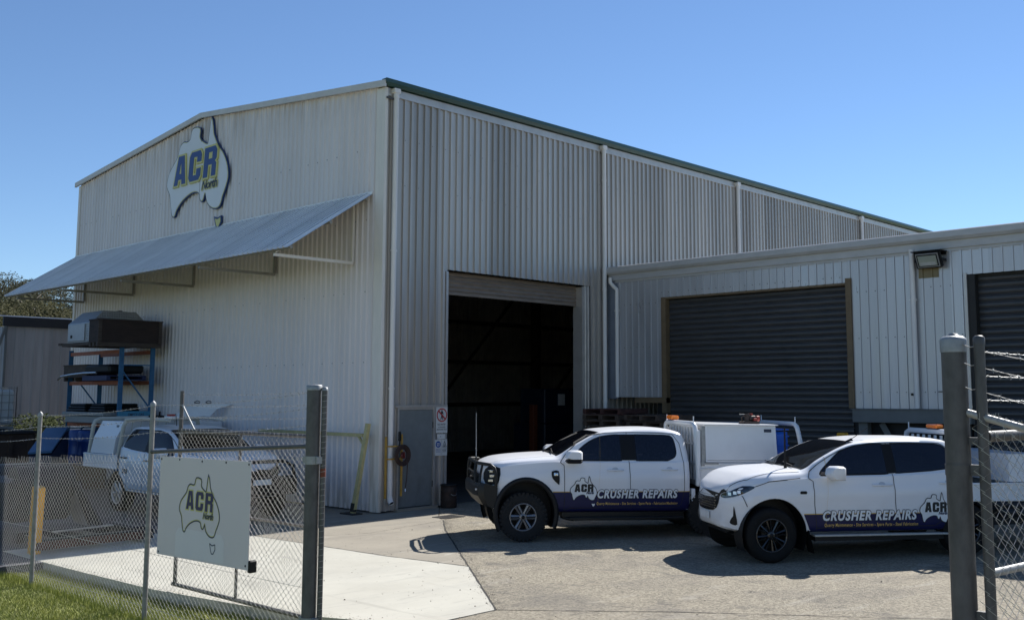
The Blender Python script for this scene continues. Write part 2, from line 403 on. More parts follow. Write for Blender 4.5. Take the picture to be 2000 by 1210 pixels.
def inside(p, poly):
    c = False; n = len(poly); x, y = p
    for i in range(n):
        x1, y1 = poly[i]; x2, y2 = poly[(i+1) % n]
        if (y1 > y) != (y2 > y) and x < (x2-x1)*(y-y1)/(y2-y1)+x1: c = not c
    return c
def fill_grid(poly, step):
    """triangulated polygon with inner points, for bending over a curved body"""
    vs = []
    n = len(poly)
    for i in range(n):
        a = Vector(poly[i]); b = Vector(poly[(i+1) % n]); k = max(1, int((b-a).length/step))
        vs += [a.lerp(b, j/k) for j in range(k)]
    nb = len(vs); es = [(i, (i+1) % nb) for i in range(nb)]
    xs = [p[0] for p in poly]; ys = [p[1] for p in poly]
    x = min(xs)+step*.5
    sm = [(v.x, v.y) for v in vs]
    while x < max(xs):
        y = min(ys)+step*.5
        while y < max(ys):
            if inside((x, y), sm) and min((Vector((x, y))-v).length for v in vs[:nb]) > step*.45: vs.append(Vector((x, y)))
            y += step
        x += step
    r = delaunay_2d_cdt(vs, es, [], 1, 1e-6)
    return [tuple(v) for v in r[0]], [tuple(f) for f in r[2]]
def smooth_poly(pts, n=4, closed=True):
    """Catmull-Rom through the points"""
    out = []; N = len(pts); P = [Vector(p) for p in pts]
    rng = range(N if closed else N-1)
    for i in rng:
        a, b, c, d = (P[(i-1) % N], P[i], P[(i+1) % N], P[(i+2) % N]) if closed else (P[max(i-1, 0)], P[i], P[i+1], P[min(i+2, N-1)])
        for k in range(n):
            t = k/n
            out.append(tuple(.5*((2*b)+(-a+c)*t+(2*a-5*b+4*c-d)*t*t+(-a+3*b-3*c+d)*t*t*t)))
    if not closed: out.append(tuple(P[-1]))
    return out
def plane_map(vs, O, U, V): O = Vector(O); U = Vector(U); V = Vector(V); return [O+U*x+V*y for x, y in vs]

# ================================================================== GROUND
def sheet(name, poly, z, m, depth=None, kind='structure'):
    b = MB()
    if depth: b.prism(poly, (0, 0, z), (1, 0, 0), (0, 1, 0), -depth)
    else: b.add([(x, y, z) for x, y in poly], [tuple(range(len(poly)))], False)
    o = b.build(name, None, m); return tag(o, kind=kind)
M_soil = mat('lawn_soil', (.17, .18, .05), .95, 0, 0, 1.2, .1, 40, col2=(.10, .11, .035))
sheet('ground', [(-900, -900), (900, -900), (900, 900), (-900, 900)], -.14, M_soil)
YE = [(-6.99, -1.25), (-6.97, -2.5), (-6.9, -4.5), (-6.66, -6.2), (-6.42, -7.4), (-6.2, -7.95), (-6.15, -8.6)]      # edge of the pale slab above the lawn
J0 = (.16, -1.85); J1 = (-.80, -3.03); J2 = (-3.10, -6.19); J3 = (-4.87, -8.61)
sheet('concrete_slab', [(-3.45, .55), (-7.0, .35)]+YE+[J3, J2, (-3.3, -4.6), (-3.45, -1.1)], 0, M_conc, .16)
sheet('worn_concrete_yard', [(0.3, 2.5), (-3.442, 2.5), (-3.442, -1.1), (-3.292, -4.6), (-3.092, -6.185), J1, J0, (.34, -1.5), (1.9, .3), (.3, .3)], 0, M_conc2, .16)
sheet('yard_pavement', [(.16+.01, -1.86), (-.79, -3.04), (-3.09, -6.2), (-4.86, -8.62), (-6.15, -8.61), (-7.4, -10.4), (-12.5, -14.4), (-16.5, -22), (-10, -30), (60, -30), (60, .3), (1.91, .3), (.35, -1.51)], -.002, M_aggr, .2)
sheet('side_yard_pavement', [(-6.998, -1.26), (-7.62, -1.22), (-9.5, 3), (-16, 16), (-16, 60), (10, 60), (10, 15.7), (.0, 15.7), (0, 2.51), (-3.452, 2.51), (-3.452, .56), (-7.0, .36)], -.004, mat('dark_side_paving', (.085, .084, .09), .9, 0, .2, 3, .2, 120), .1)  # darker blue-grey ground beyond the pale slab
b = MB().mat(M_joint)
def ground_line(pts, w, z=.003, jitter=.0):
    rnd = random.Random(3)
    for (x0, y0), (x1, y1) in zip(pts[:-1], pts[1:]):
        n = max(1, int(math.hypot(x1-x0, y1-y0)/.12))
        dx, dy = x1-x0, y1-y0; L = math.hypot(dx, dy); nx, ny = -dy/L, dx/L
        prev = None
        for i in range(n+1):
            t = i/n; ww = w/2*(1+rnd.uniform(-1, 1)*jitter); sft = rnd.uniform(-1, 1)*jitter*w*.4
            a = (x0+dx*t+nx*(ww+sft), y0+dy*t+ny*(ww+sft), z); c = (x0+dx*t-nx*(ww-sft), y0+dy*t-ny*(ww-sft), z)
            if prev: b.add([prev[0], prev[1], c, a], [(0, 1, 2, 3)])
            prev = (a, c)
ground_line([J0, J1, J2, J3], .022, jitter=.55)
ground_line([(-3.45, .5), (-3.45, -1.1), (-3.3, -4.6), J2], .018, jitter=.6)
ground_line([(-6.15, -8.61), J3, (-3.6, -10.2), (-1, -14)], .014, jitter=.8)
ground_line([(-3.45, -1.6), (-1.9, -2.3), (.1, -1.9)], .008, jitter=.9)
tag(b.build('pavement_joints'), kind='structure')
b = MB().mat(M_reveal).box(.33, .80, -1.74, -1.36, -.03, .004)
b.mat(mat('grate_iron', (.07, .065, .06), .7, .2, .2, 20))
for i in range(9): b.box(.35+i*.05, .368+i*.05, -1.73, -1.37, .004, .012)
b.box(.31, .335, -1.76, -1.34, 0, .012).box(.795, .82, -1.76, -1.34, 0, .012).box(.335, .795, -1.76, -1.735, 0, .012).box(.335, .795, -1.365, -1.34, 0, .012)
o = b.build('drain_grate', loc=(.57, -1.55, 0)); tag(o, 'small square steel drain grate in the yard near the grey door', 'drain grate')
b = MB().mat(mat('worn_cover', (.16, .15, .135), .85, 0, .3, 14)).lathe([(0, .004), (.20, .004), (.215, .002), (.215, 0)], Matrix.Translation((-2.05, -5.15, .001)), 28)
o = b.build('manhole_cover', loc=(-2.05, -5.15, 0)); tag(o, 'round metal cover set in the concrete beside the diagonal joint', 'manhole cover')

# lawn blades: one growing mass
M_grass = mat('grass_blade', (.35, .355, .06), .7, 0, 0, 1.3, col2=(.17, .21, .035), contrast=.8)
def slab_edge(y):
    P = [(-7.0, 3)]+YE+[(-7.4, -10.4), (-12.5, -14.4)]
    for (x0, y0), (x1, y1) in zip(P[:-1], P[1:]):
        if y0 >= y >= y1: return x0+(x1-x0)*(y0-y)/(y0-y1)
    return -7
vs = []; fs = []; rg = random.Random(5)
for i in range(105000):
    y = rg.uniform(-9.6, .5); e = slab_edge(y)
    if y > -1.2: e = -7.62-(y+1.2)*.45
    x = e-.01-abs(rg.random())**1.15*3.2
    if x < -11 or (x-e < -2.5 and rg.random() < .3): continue
    clump = .5+.5*sin(x*2.3+sin(y*1.7)*2)*cos(y*2.9+x)
    h = rg.uniform(.018, .040)*(1+.5*clump); near = abs(x+7.5) < .12 or x > e-.07
    if near: h *= rg.uniform(1.2, 2.4)
    a = rg.uniform(0, 2*pi); w = rg.uniform(.0025, .005); lx, ly = rg.gauss(0, .016), rg.gauss(0, .016)
    k = len(vs); z = -.14
    vs += [(x-cos(a)*w, y-sin(a)*w, z), (x+cos(a)*w, y+sin(a)*w, z), (x+lx, y+ly, z+h)]
    fs.append((k, k+1, k+2))
b = MB().mat(M_grass).add(vs, fs); tag(b.build('lawn_grass'), kind='stuff')

# loose grit swept against joints, kerb and walls
rg = random.Random(9); vs = []; fs = []
def grit(x, y, z, s):
    k = len(vs); a = rg.uniform(0, 6.28)
    vs.extend([(x+s*cos(a+j*2.09), y+s*sin(a+j*2.09), z) for j in range(3)]+[(x+rg.uniform(-.3, .3)*s, y+rg.uniform(-.3, .3)*s, z+s*.8)]); fs.extend([(k, k+1, k+3), (k+1, k+2, k+3), (k+2, k, k+3)])
JL = [J0, J1, J2, J3]
for i in range(1100):
    a, c = rg.choice(((J0, J1), (J1, J2), (J1, J2), (J2, J3), (J2, J3))); t = rg.random(); grit(a[0]+(c[0]-a[0])*t+rg.gauss(.03, .06), a[1]+(c[1]-a[1])*t+rg.gauss(-.02, .06), .002, rg.uniform(.002, .008))
for i in range(1500): grit(rg.uniform(-6, 5), rg.uniform(-13, -1.5), .001, abs(rg.gauss(0, .005))+.0015)
for i in range(1200): grit(-abs(rg.gauss(0, .12))-.05, rg.uniform(0, 15), .001, rg.uniform(.003, .012))
for i in range(700): y = rg.uniform(-8, -1.3); grit(slab_edge(y)+abs(rg.gauss(0, .07)), y, .001, rg.uniform(.002, .008))
b = MB().mat(mat('grit_stone', (.20, .17, .13), .9, 0, .4, 30)).add(vs, fs); tag(b.build('loose_grit'), kind='stuff')

# ================================================================== CLADDING
def ribs(pitch, pan, up, top):
    return lambda k: [(k*pitch, 0), (k*pitch+pan, 0), (k*pitch+pan+up, 1), (k*pitch+pan+up+top, 1)]
def cladding(b, O, U, N, u0, u1, z0, z1, pitch=.19, pan=.125, up=.014, h=.028, top=None, phase=0.):
    """vertical ribbed sheet; z0,z1 numbers or functions of u"""
    O = Vector(O); U = Vector(U); N = Vector(N); top = pitch-pan-2*up if top is None else top
    f = ribs(pitch, pan, up, top); pts = []
    k0 = int((u0-phase)/pitch)-2; k1 = int((u1-phase)/pitch)+2
    for k in range(k0, k1+1): pts += [(u+phase, n*h) for u, n in f(k)]
    q = [(u0, 0)]
    def at(u):
        for (a, na), (c, nc) in zip(pts[:-1], pts[1:]):
            if a <= u <= c: return na+(nc-na)*(u-a)/max(1e-9, c-a)
        return 0
    q = [(u0, at(u0))]+[p for p in pts if u0 < p[0] < u1]+[(u1, at(u1))]
    Z0 = z0 if callable(z0) else (lambda u: z0); Z1 = z1 if callable(z1) else (lambda u: z1)
    vs = []; fs = []
    for i, (u, n) in enumerate(q):
        p = O+U*u+N*n; vs += [(p.x, p.y, Z0(u)), (p.x, p.y, Z1(u))]
        if i: fs.append((2*i-2, 2*i, 2*i+1, 2*i-1))
    return b.add(vs, fs, False)
def screws(b, O, U, N, u0, u1, zs, pitch, phase=0., r=.009, skip=.0):
    O = Vector(O); U = Vector(U); N = Vector(N); rr = random.Random(2)
    for z in zs:
        k = math.ceil((u0-phase)/pitch)
        while k*pitch+phase < u1:
            if rr.random() > skip:
                p = O+U*(k*pitch+phase); b.box(p.x-r, p.x+r, p.y-r, p.y+r, z-r, z+r)
            k += 1

# ------------------------------------------------------------------ main shed
RZ = 9.78; EZ = 9.02; GY = 15.62; LX = 29.
def rake(y): return EZ+(RZ-EZ)*(1-abs(y-GY/2)/(GY/2))
shed = thing('industrial_shed', (0, 0, 0), 'tall pale metal-clad industrial shed with a large open doorway and green gutter', 'shed')
b = MB().mat(M_gable)
cladding(b, (0, 0, 0), (0, 1, 0), (-1, 0, 0), .24, GY-.1, .03, lambda u: rake(u)-.03, pan=.11, h=.030, up=.02)
g = b.build('gable_wall', shed)
b = MB().mat(M_long); X = (1, 0, 0); N = (0, -1, 0); P0 = (0, 0, 0)
for (u0, u1, z0, z1) in [(.02, .43, .03, 8.80), (.43, 1.80, 2.19, 8.80), (1.44, 1.74, .03, 2.19), (1.80, 6.60, 5.19, 8.80), (6.62, LX, .03, 8.80)]:
    cladding(b, P0, X, N, u0, u1, z0, z1, pan=.112, h=.038, up=.010)
b.mat(M_zinctrim)
b.box(.02, LX, -.052, 0, 8.80, 8.86).box(.02, LX, -.036, 0, 8.86, 8.97)
lw = b.build('long_wall', shed)
b = MB().mat(M_trim)
b.box(-.045, -.002, -.055, .24, .02, EZ-.05).box(-.0019, .03, -.055, -.034, .02, EZ-.05)
b.box(-.04, -.003, GY-.12, GY+.02, .02, EZ-.05)
b.build_islands('corner_trim', shed)
b = MB().mat(M_barge)                                       # barge capping up both rakes
for (ya, yb) in ((-.14, GY/2), (GY/2, GY+.12)):
    za, zb = rake(ya), rake(yb)
    if ya < 0: za = EZ-.02
    if yb > GY: zb = EZ-.02
    b.prism([(ya, za-.05), (yb, zb-.05), (yb, zb+.09), (ya, za+.09)], (-.085, 0, 0), (0, 1, 0), (0, 0, 1), -.0001-.05)
    b.prism([(ya, za+.05), (yb, zb+.05), (yb, zb+.09), (ya, za+.09)], (-.035+.001, 0, 0), (0, 1, 0), (0, 0, 1), .20)
b.build('barge_capping', shed)
b = MB().mat(M_gutter)                                      # quad gutter
b.prism([(0, 8.99), (-.13, 8.99), (-.16, 9.06), (-.16, 9.14), (-.145, 9.14), (-.145, 9.135), (-.005, 9.135), (-.005, 9.0)], (-.10, 0, 0), (0, 1, 0), (0, 0, 1), LX+.2)
b.build('gutter', shed)
b = MB().mat(mat('roof_sheet', (.35, .36, .36), .4, .5, .1, 3))
for (ya, yb) in ((-.05, GY/2), (GY/2, GY+.05)):
    za = rake(max(0, ya)) if ya < 1 else RZ; zb = RZ if yb < GY else EZ
    b.add([(.02, ya, za+.03), (LX, ya, za+.03), (LX, yb, zb+.03), (.02, yb, zb+.03)], [(0, 1, 2, 3)])
b.build('roof', shed)
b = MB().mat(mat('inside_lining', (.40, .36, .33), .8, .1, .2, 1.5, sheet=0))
cladding(b, (0, GY, 0), (1, 0, 0), (0, -1, 0), .1, LX, 0, EZ)
cladding(b, (LX, 0, 0), (0, 1, 0), (-1, 0, 0), 0, GY, 0, rake)
b.build('rear_wall', shed)
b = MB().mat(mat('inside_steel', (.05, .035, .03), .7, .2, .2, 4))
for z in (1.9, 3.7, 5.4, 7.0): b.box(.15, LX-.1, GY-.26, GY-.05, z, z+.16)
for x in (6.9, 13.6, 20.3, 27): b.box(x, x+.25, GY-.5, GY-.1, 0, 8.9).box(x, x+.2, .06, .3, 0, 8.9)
for i in range(3):
    x = 6.9+6.7*i
    b.bar((x, GY-.3, 1), (x+6.7, GY-.3, 8), .09, .09); b.bar((x, 0.25, EZ-.1), (x, GY/2, RZ-.3), .15, .4); b.bar((x, GY/2, RZ-.3), (x, GY-.25, EZ-.1), .15, .4)
b.build_islands('portal_frame', shed)
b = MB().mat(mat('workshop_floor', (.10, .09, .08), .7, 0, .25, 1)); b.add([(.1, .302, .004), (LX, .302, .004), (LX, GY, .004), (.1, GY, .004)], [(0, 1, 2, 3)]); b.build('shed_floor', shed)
# big doorway
b = MB().mat(M_zinctrim)
b.box(1.735, 1.80, -.045, .30, .0, 5.15)
b.build('door_jamb', shed)
b = MB().mat(M_zinctrim).box(6.33, 6.62, -.012, .02, 0, 5.15).box(6.33, 6.345, .02, .30, 0, 5.15)
cladding(b, P0, X, N, 6.40, 6.60, .02, 5.18, pan=.05, h=.03, pitch=.11)
b.build('door_jamb', shed)
b = MB().mat(mat('rusty_curtain', (.26, .20, .15), .6, .3, .25, 3, stretch=(1, 1, 6))); zc = 4.72
vs = []; fs = []
for i in range(40):
    z = zc+i*.012; yy = .20+.012*cos(2*pi*i/8); vs += [(1.80, yy, z), (6.33, yy, z)]
    if i: fs.append((2*i-2, 2*i-1, 2*i+1, 2*i))
b.add(vs, fs, False).box(1.82, 6.31, .18, .23, 4.66, 4.73)
b.build('roller_door', shed)
# small door
b = MB().mat(M_zinctrim)
b.box(.36, 1.80, -.06, -.031, 2.15, 2.20).box(.43, .475, -.05, .05, .03, 2.15).box(1.415, 1.46, -.05, .05, .03, 2.15).box(.475, 1.415, -.035, .05, 2.10, 2.15)
fr = b.build('door_frame', shed)
d = MB().mat(M_door).box(.478, 1.412, -.018, .022, .07, 2.098, ch=.004).build('door', shed)
b = MB().mat(M_steel).box(.53, .55, -.06, -.018, 1.02, 1.05).box(.53, .55, -.06, -.018, 1.27, 1.30).box(.53, .55, -.075, -.055, 1.02, 1.30)
b.build('handle', d)
b = MB().mat(M_black)
for z in (.45, 1.7): b.cyl((1.418, -.03, z), (1.418, -.03, z+.13), .012, 8)
b.build_islands('hinge', d)
b = MB().mat(M_conc2).box(.40, 1.5, -.12, -.001, 0, .055).build('door_step', shed)
# downpipes of the shed
def downpipe(parent, x, y, z0, z1, r=.056, m=M_pvc, nrm=(0, -1, 0), head=True, elbow=False):
    n = Vector(nrm); b = MB().mat(m); t = n.cross(Vector((0, 0, 1)))
    p = Vector((x, y, 0))
    if elbow:
        off = t*-.0; q = p+n*.12
        b.tube([q+Vector((0, 0, z1)), q+Vector((0, 0, z1-.12)), q*.5+p*.5+Vector((0, 0, z1-.22))+t*elbow*.5, p+t*elbow+Vector((0, 0, z1-.30)), p+t*elbow+Vector((0, 0, z1-.42)), p+t*elbow+Vector((0, 0, z0))], r, 14); p = p+t*elbow
    else: b.cyl(p+Vector((0, 0, z0)), p+Vector((0, 0, z1)), r, 16)
    if head:
        b.box(p.x-.085, p.x+.085, p.y-.06, p.y+.075, z1, z1+.11, ch=.012).cyl(p+Vector((0, 0, z1-.10)), p+Vector((0, 0, z1)), r+.008, 16)
    k = z0+2.2
    while k < z1-.8:
        b.cyl(p+Vector((0, 0, k)), p+Vector((0, 0, k+.06)), r+.006, 16)
        b.box(p.x-.085-abs(n.x)*0, p.x+.085, p.y-.01, p.y+.01, k+.02, k+.04) if abs(n.y) > .5 else b.box(p.x-.01, p.x+.01, p.y-.085, p.y+.085, k+.02, k+.04)
        k += 2.9
    return b.build('downpipe', parent)
for x, z0 in ((.215, .32), (7.12, .0), (13.58, 0), (21.95, 0)): downpipe(shed, x, -.10, z0, 8.86)
b = MB().mat(M_pvc).tube([(.215, -.10, .32), (.215, -.12, .24), (.215, -.17, .19)], .058, 14, cap=False); b.mat(M_reveal).cyl((.215, -.15, .215), (.215, -.162, .20), .05, 12); b.build('pipe_shoe', shed)
b = MB().mat(M_steeldark).box(-.02, .2, -.09, -.06, 8.72, 8.76); b.build('gutter_strap', shed)
b = MB().mat(mat('screw_head', (.16, .15, .14), .6, .3)); screws(b, (-.034, 0, 0), (0, 1, 0), (-1, 0, 0), .4, GY-.2, (1.6, 3.1, 4.6, 6.15, 7.7), .19*2, .16, .008, .3)
screws(b, (0, -.034, 0), (1, 0, 0), (0, -1, 0), .3, 20, (6.9, 7.9), .19*2, .15, .008, .3)
tag(b.build('screw_heads', shed), kind='stuff')
# awning -------------------------------------------------------------
aw = thing('window_awning', (0, 7.9, 5.3), 'long grey corrugated awning sloping off the gable wall', 'awning')
b = MB().mat(M_awn); ya, yb = .33, 15.65; zt, zb_, ax = 6.70, 5.33, 2.08
pit = .19; vs = []; fs = []; n = int((yb-ya)/pit)
prof = [(0, 0), (.125, 0), (.131, .036), (.170, .036), (.176, 0)]
q = [(ya+k*pit+u, h) for k in range(n+1) for u, h in prof if ya+k*pit+u < yb]
dn = Vector((-(zt-zb_), 0, ax)).normalized()
for i, (y, h) in enumerate(q):
    for j in range(2):
        t = j; p = Vector((-.035-(ax-.035)*t, y, zt+(zb_-zt)*t))+Vector((-dn.x*-1, 0, dn.z))*h; vs.append(p)
    if i: fs.append((2*i-2, 2*i-1, 2*i+1, 2*i))
# skewed cut: the outer edge is parallel to the wall
b.add(vs, fs, False); b.build('awning_sheet', aw)
b = MB().mat(mat('lap_shade_seal', (.16, .16, .17), .7))  # dark strips paint the lap shadow line and sealant along every rib
for k in range(n):
    y = ya+k*pit+.168; lw_ = .011 if k % 4 == 0 else .0055; P_ = [Vector((-.035-(ax-.035)*t, y, zt+(zb_-zt)*t)) for t in (0, 1)]
    b.add([P_[0]+dn*.0385+Vector((0, -lw_, 0)), P_[0]+dn*.0385+Vector((0, lw_, 0)), P_[1]+dn*.0385+Vector((0, lw_, 0)), P_[1]+dn*.0385+Vector((0, -lw_, 0))], [(0, 1, 2, 3)], False)
tag(b.build('rib_edge_line', aw), kind='stuff')
b = MB().mat(M_awnsteel)
for t in (.06, .5, .95):
    p = Vector((-.035-(ax-.035)*t, 0, zt+(zb_-zt)*t-.05)); b.bar((p.x, ya+.03, p.z), (p.x, yb-.03, p.z), .06, .06, up=(dn.x, 0, dn.z))
b.build_islands('purlin', aw)
for y in (.98, 4.06, 7.97, 11.45, 14.78):
    b = MB().mat(M_awnsteel if y > 1 else M_trim)
    b.bar((-.06, y, 5.25), (-1.98, y, 5.25), .06, .06).bar((-.06, y, 5.28), (-.06, y, 6.60), .055, .055, up=(0, 1, 0)).bar((-.08, y, 6.56), (-1.95, y, 5.31), .045, .045)
    b.build('bracket', aw)
b = MB().mat(M_dark)
for i in range(n):
    y = ya+i*pit+.15
    for t in (.06, .5, .95):
        p = Vector((-.035-(ax-.035)*t, y, zt+(zb_-zt)*t+.035)); b.box(p.x-.009, p.x+.009, y-.009, y+.009, p.z-.006, p.z+.008)
tag(b.build('roofing_screws', aw), kind='stuff')
b = MB().mat(M_awn)                                          # flashing against the wall
b.prism([(ya, zt-.02), (yb, zt-.02), (yb, zt+.05), (ya, zt+.05)], (-.05, 0, 0), (0, 1, 0), (0, 0, 1), .012); b.build('flashing', aw)

# map-shaped sign on the gable --------------------------------------
M_logo_blue = mat('sign_lettering_blue', (.006, .04, .19), .4, 0, .05, 5); M_logo_yel = mat('sign_lettering_yellow', (.62, .56, .20), .45, 0, .06, 5); M_logo_white = mat('sign_face', (.74, .73, .72), .4, 0, .03, 2)
def logo3d(parent, O, U, V, w, h):
    """raised sign: dark blue body, pale face, raised letters"""
    O = Vector(O); U = Vector(U); V = Vector(V); N = U.cross(V)
    def S_(p): return [(x*w, y*h) for x, y in p]
    au = smooth_poly(S_(AUS), 3)
    def solid(name, polys, d0, d1, m, par):
        b = MB().mat(m); vs, fs = fill2d(polys); n = len(vs)
        top = plane_map(vs, O+N*d1, U, V); b.add(top, fs, False)
        for p in polys:
            k = len(p); a = plane_map(p, O+N*d1, U, V); c = plane_map(p, O+N*d0, U, V)
            b.add(a+c, [(i, k+i, k+(i+1) % k, (i+1) % k) for i in range(k)], False)
        return b.build(name, par)
    solid('backing', [grow(au, .042)], .03, .075, M_navy2, parent); solid('yellow_edge', [grow(au, .016)], .075, .081, M_logo_yel, parent); solid('face', [au], .081, .087, M_logo_white, parent)
    ts = [((x-.865)*w*.75+.865*w, (y+.15)*h*.75-.15*h) for x, y in TAS]; solid('island', [grow(ts, .045)], .03, .07, M_navy2, parent); solid('island_face', [ts], .07, .076, M_logo_yel, parent)
    L = acr_letters(.14*w, .285*h, .69*w, .275*h, .10)
    # letters drop slightly to the left like the photographed sign
    for k, polys in enumerate(L):
        polys = [[(x, y+(x/w-.5)*.0*h) for x, y in p] for p in polys]
        solid('letter_edge', [grow(polys[0], .05)], .087, .125, M_logo_yel, parent)
        solid('letter', polys, .125, .131, M_logo_blue, parent)
    for off, dd, m, nm in ((.035, .100, M_logo_yel, 'small_lettering_edge'), (.006, .105, M_print, 'small_lettering')):
        vs, fs = curve_polys(None, off, 'North', .098*w, .25); b = MB().mat(m)
        b.add(plane_map([(x+.60*w, y+.185*h) for x, y in vs], O+N*dd, U, V), fs, False); b.build(nm, parent)
    b = MB().mat(M_joint).box(-.0885-.001+O.x, -.0865+O.x, O.y-.565*w-.005, O.y-.565*w+.005, O.z+.14*h, O.z+.33*h)
    b.box(-.0885-.001+O.x, -.0865+O.x, O.y-.565*w-.005, O.y-.565*w+.005, O.z+.645*h, O.z+.80*h); b.build('panel_joint', parent)
M_navy2 = mat('sign_body_navy', (.010, .035, .13), .45, 0, .1, 5); M_print = mat('print_dark', (.03, .04, .08), .5)
sg = thing('map_sign', (-.05, 7.94, 7.25), 'large raised white map-shaped sign with blue ACR letters high on the gable wall', 'sign')
logo3d(sg, (-.02, 9.56, 7.24), (0, -1, 0), (0, 0, 1), 3.22, 2.85)

# ------------------------------------------------------------------ low building on the right
low = thing('low_warehouse', (7.33, -10, 0), 'low pale grey metal warehouse with charcoal roller doors joined to the tall shed', 'warehouse')
LXF = 7.33; Ym = (0, -1, 0); Nx = (-1, 0, 0)
b = MB().mat(M_low)
def lowclad(y0, y1, z0, z1): cladding(b, (LXF, 0, 0), (0, -1, 0), Nx, y0, y1, z0, z1, pitch=.203, pan=.150, up=.008, h=.026, phase=.05)
lowclad(.37, 1.78, 2.34, 5.36); lowclad(1.78, 6.95, 4.83, 5.36); lowclad(6.95, 9.42, 2.11, 5.36); lowclad(9.42, 13.6, 4.80, 5.36); lowclad(13.6, 24, 2.1, 5.36)
b.mat(mat('blue_grey_flashing', (.27, .30, .35), .4, .4, .1, 3)).box(LXF-.012, LXF+.02, -.37, -.02, 2.30, 5.36)
b.build('front_wall', low)
b = MB().mat(M_lowgut)
b.box(LXF-.07, LXF+.02, -24, -.12, 5.36, 5.55).prism([(-.0, 5.52), (-.13, 5.52), (-.17, 5.58), (-.17, 5.70), (-.14, 5.72), (0, 5.72)], (LXF+.001, -.02, 0), (1, 0, 0), (0, 0, 1), .0001+24)
b.box(LXF-.03, LXF+.0, -24, -.3, 5.30, 5.36)
b.build('gutter_and_fascia', low)
b = MB().mat(mat('low_roof_sheet', (.40, .41, .41), .5, .4)).add([(LXF, -.06, 5.70), (LXF, -24, 5.70), (30, -24, 6.3), (30, -.06, 6.3)], [(0, 1, 2, 3)])
b.box(29.9, 30, -24, -.1, 0, 6.28).box(LXF, 30, -24.05, -24, 0, 5.69)
b.build('roof', low)
def roller(y0, y1, z0, z1, xr):
    b = MB().mat(M_roller); p = .135; n = int((z1-z0)/p); vs = []; fs = []
    pr = [(0, .004), (.012, .0), (.03, .020), (.060, .030), (.090, .028), (.115, .016), (.128, .0)]
    q = [(z0+k*p+u, d) for k in range(n) for u, d in pr]+[(z0+n*p, 0)]
    for i, (z, d) in enumerate(q):
        vs += [(xr-d, y0, z), (xr-d, y1, z)]
        if i: fs.append((2*i-2, 2*i-1, 2*i+1, 2*i))
    b.add(vs, fs, False).mat(M_blackpl).box(xr-.035, xr+.01, y1, y0, z0-.05, z0+.0); return b.build('roller_door', low)
roller(-1.93, -6.84, .06, 4.85, LXF+.16)
roller(-9.62, -13.4, .06, 4.85, LXF+.20)
b = MB().mat(M_brown)
b.box(LXF-.03, LXF+.15, -1.93, -1.79, 1.95, 4.82, ch=.004).box(LXF-.05, LXF+.15, -6.96, -6.83, 2.11, 4.92, ch=.004)
b.box(LXF+.0, LXF+.15, -6.83, -1.93, 4.78, 4.83).box(LXF-.05, LXF+.12, -1.93, -.95, 2.20, 2.33)
b.build('door_frame', low)
b = MB().mat(M_zinctrim).box(LXF-.04, LXF+.0, -9.47, -9.42, 2.11, 4.83); b.mat(M_reveal).box(LXF+.001, LXF+.2, -9.62, -9.47, 0, 4.80).box(LXF+.001, LXF+.2, -13.5, -13.4, 0, 4.8).box(LXF+.12, LXF+.25, -9.47, -13.4, 4.75, 4.95)
b.build('door_frame', low)
b = MB().mat(M_reveal).box(LXF+.18, LXF+.3, -9.4, -1.5, 0, 5.0)
b.build('inner_wall', low)
downpipe(low, LXF-.10, -.30, 2.34, 5.42, .05, nrm=(-1, 0, 0), head=False, elbow=-.12)
downpipe(low, LXF-.09, -8.37, 2.12, 5.40, .055, nrm=(-1, 0, 0), head=False)
M_beamg = mat('grey_steel_beam', (.15, .155, .15), .65, .1, .15, 2, .0)
b = MB().mat(M_beamg).box(LXF-.20, LXF+.05, -9.5, -6.98, 1.82, 2.10, ch=.008).box(LXF-.23, LXF+.06, -9.5, -6.96, 2.09, 2.105)
b.build('dock_beam', low)
b = MB().mat(M_beamg).box(LXF-.06, LXF+.12, -7.25, -7.05, 0, 1.81).bar((LXF+.3, -8.0, .75), (LXF+.05, -7.52, 1.80), .13, .12).bar((LXF+.3, -8.55, .8), (LXF+.05, -9.05, 1.80), .13, .12).box(LXF-.06, LXF+.12, -9.4, -9.25, 0, 1.81)
b.build_islands('dock_post', low)
b = MB().mat(mat('tan_cladding', (.22, .20, .175), .6, .2, .12, 2, stretch=(3, 3, .4), sheet=1)); cladding(b, (LXF+.6, 0, 0), (0, -1, 0), Nx, 6.98, 9.45, 0, 2.3, pitch=.203, pan=.15, up=.008, h=.026)
b.build('recess_wall', low)
b = MB().mat(mat('patch_paint', (.22, .17, .085), .6, 0, .1, 5)); cladding(b, (LXF-.004, 0, 0), (0, -1, 0), Nx, 8.47, 8.90, 4.79, 5.30, pitch=.203, pan=.150, up=.008, h=.026, phase=.05)
b.build('paint_patch', low)
b = MB().mat(mat('screw_head')) if False else MB().mat(MATS['screw_head']); screws(b, (LXF-.03, 0, 0), (0, -1, 0), Nx, .45, 1.75, (2.6, 3.6, 4.7), .203, .208, .009, .3); screws(b, (LXF-.03, 0, 0), (0, -1, 0), Nx, 7.0, 9.4, (2.45, 3.6, 4.6), .203, .208, .009, .3); screws(b, (LXF-.03, 0, 0), (0, -1, 0), Nx, 1.8, 6.9, (4.95,), .203, .208, .009, .2)
b.mat(M_joint).box(LXF-.035, LXF-.027, -8.27, -8.22, 2.38, 2.43).box(LXF-.035, LXF-.027, -8.93, -8.80, 2.45, 2.47)
tag(b.build('screw_heads', low), kind='stuff')
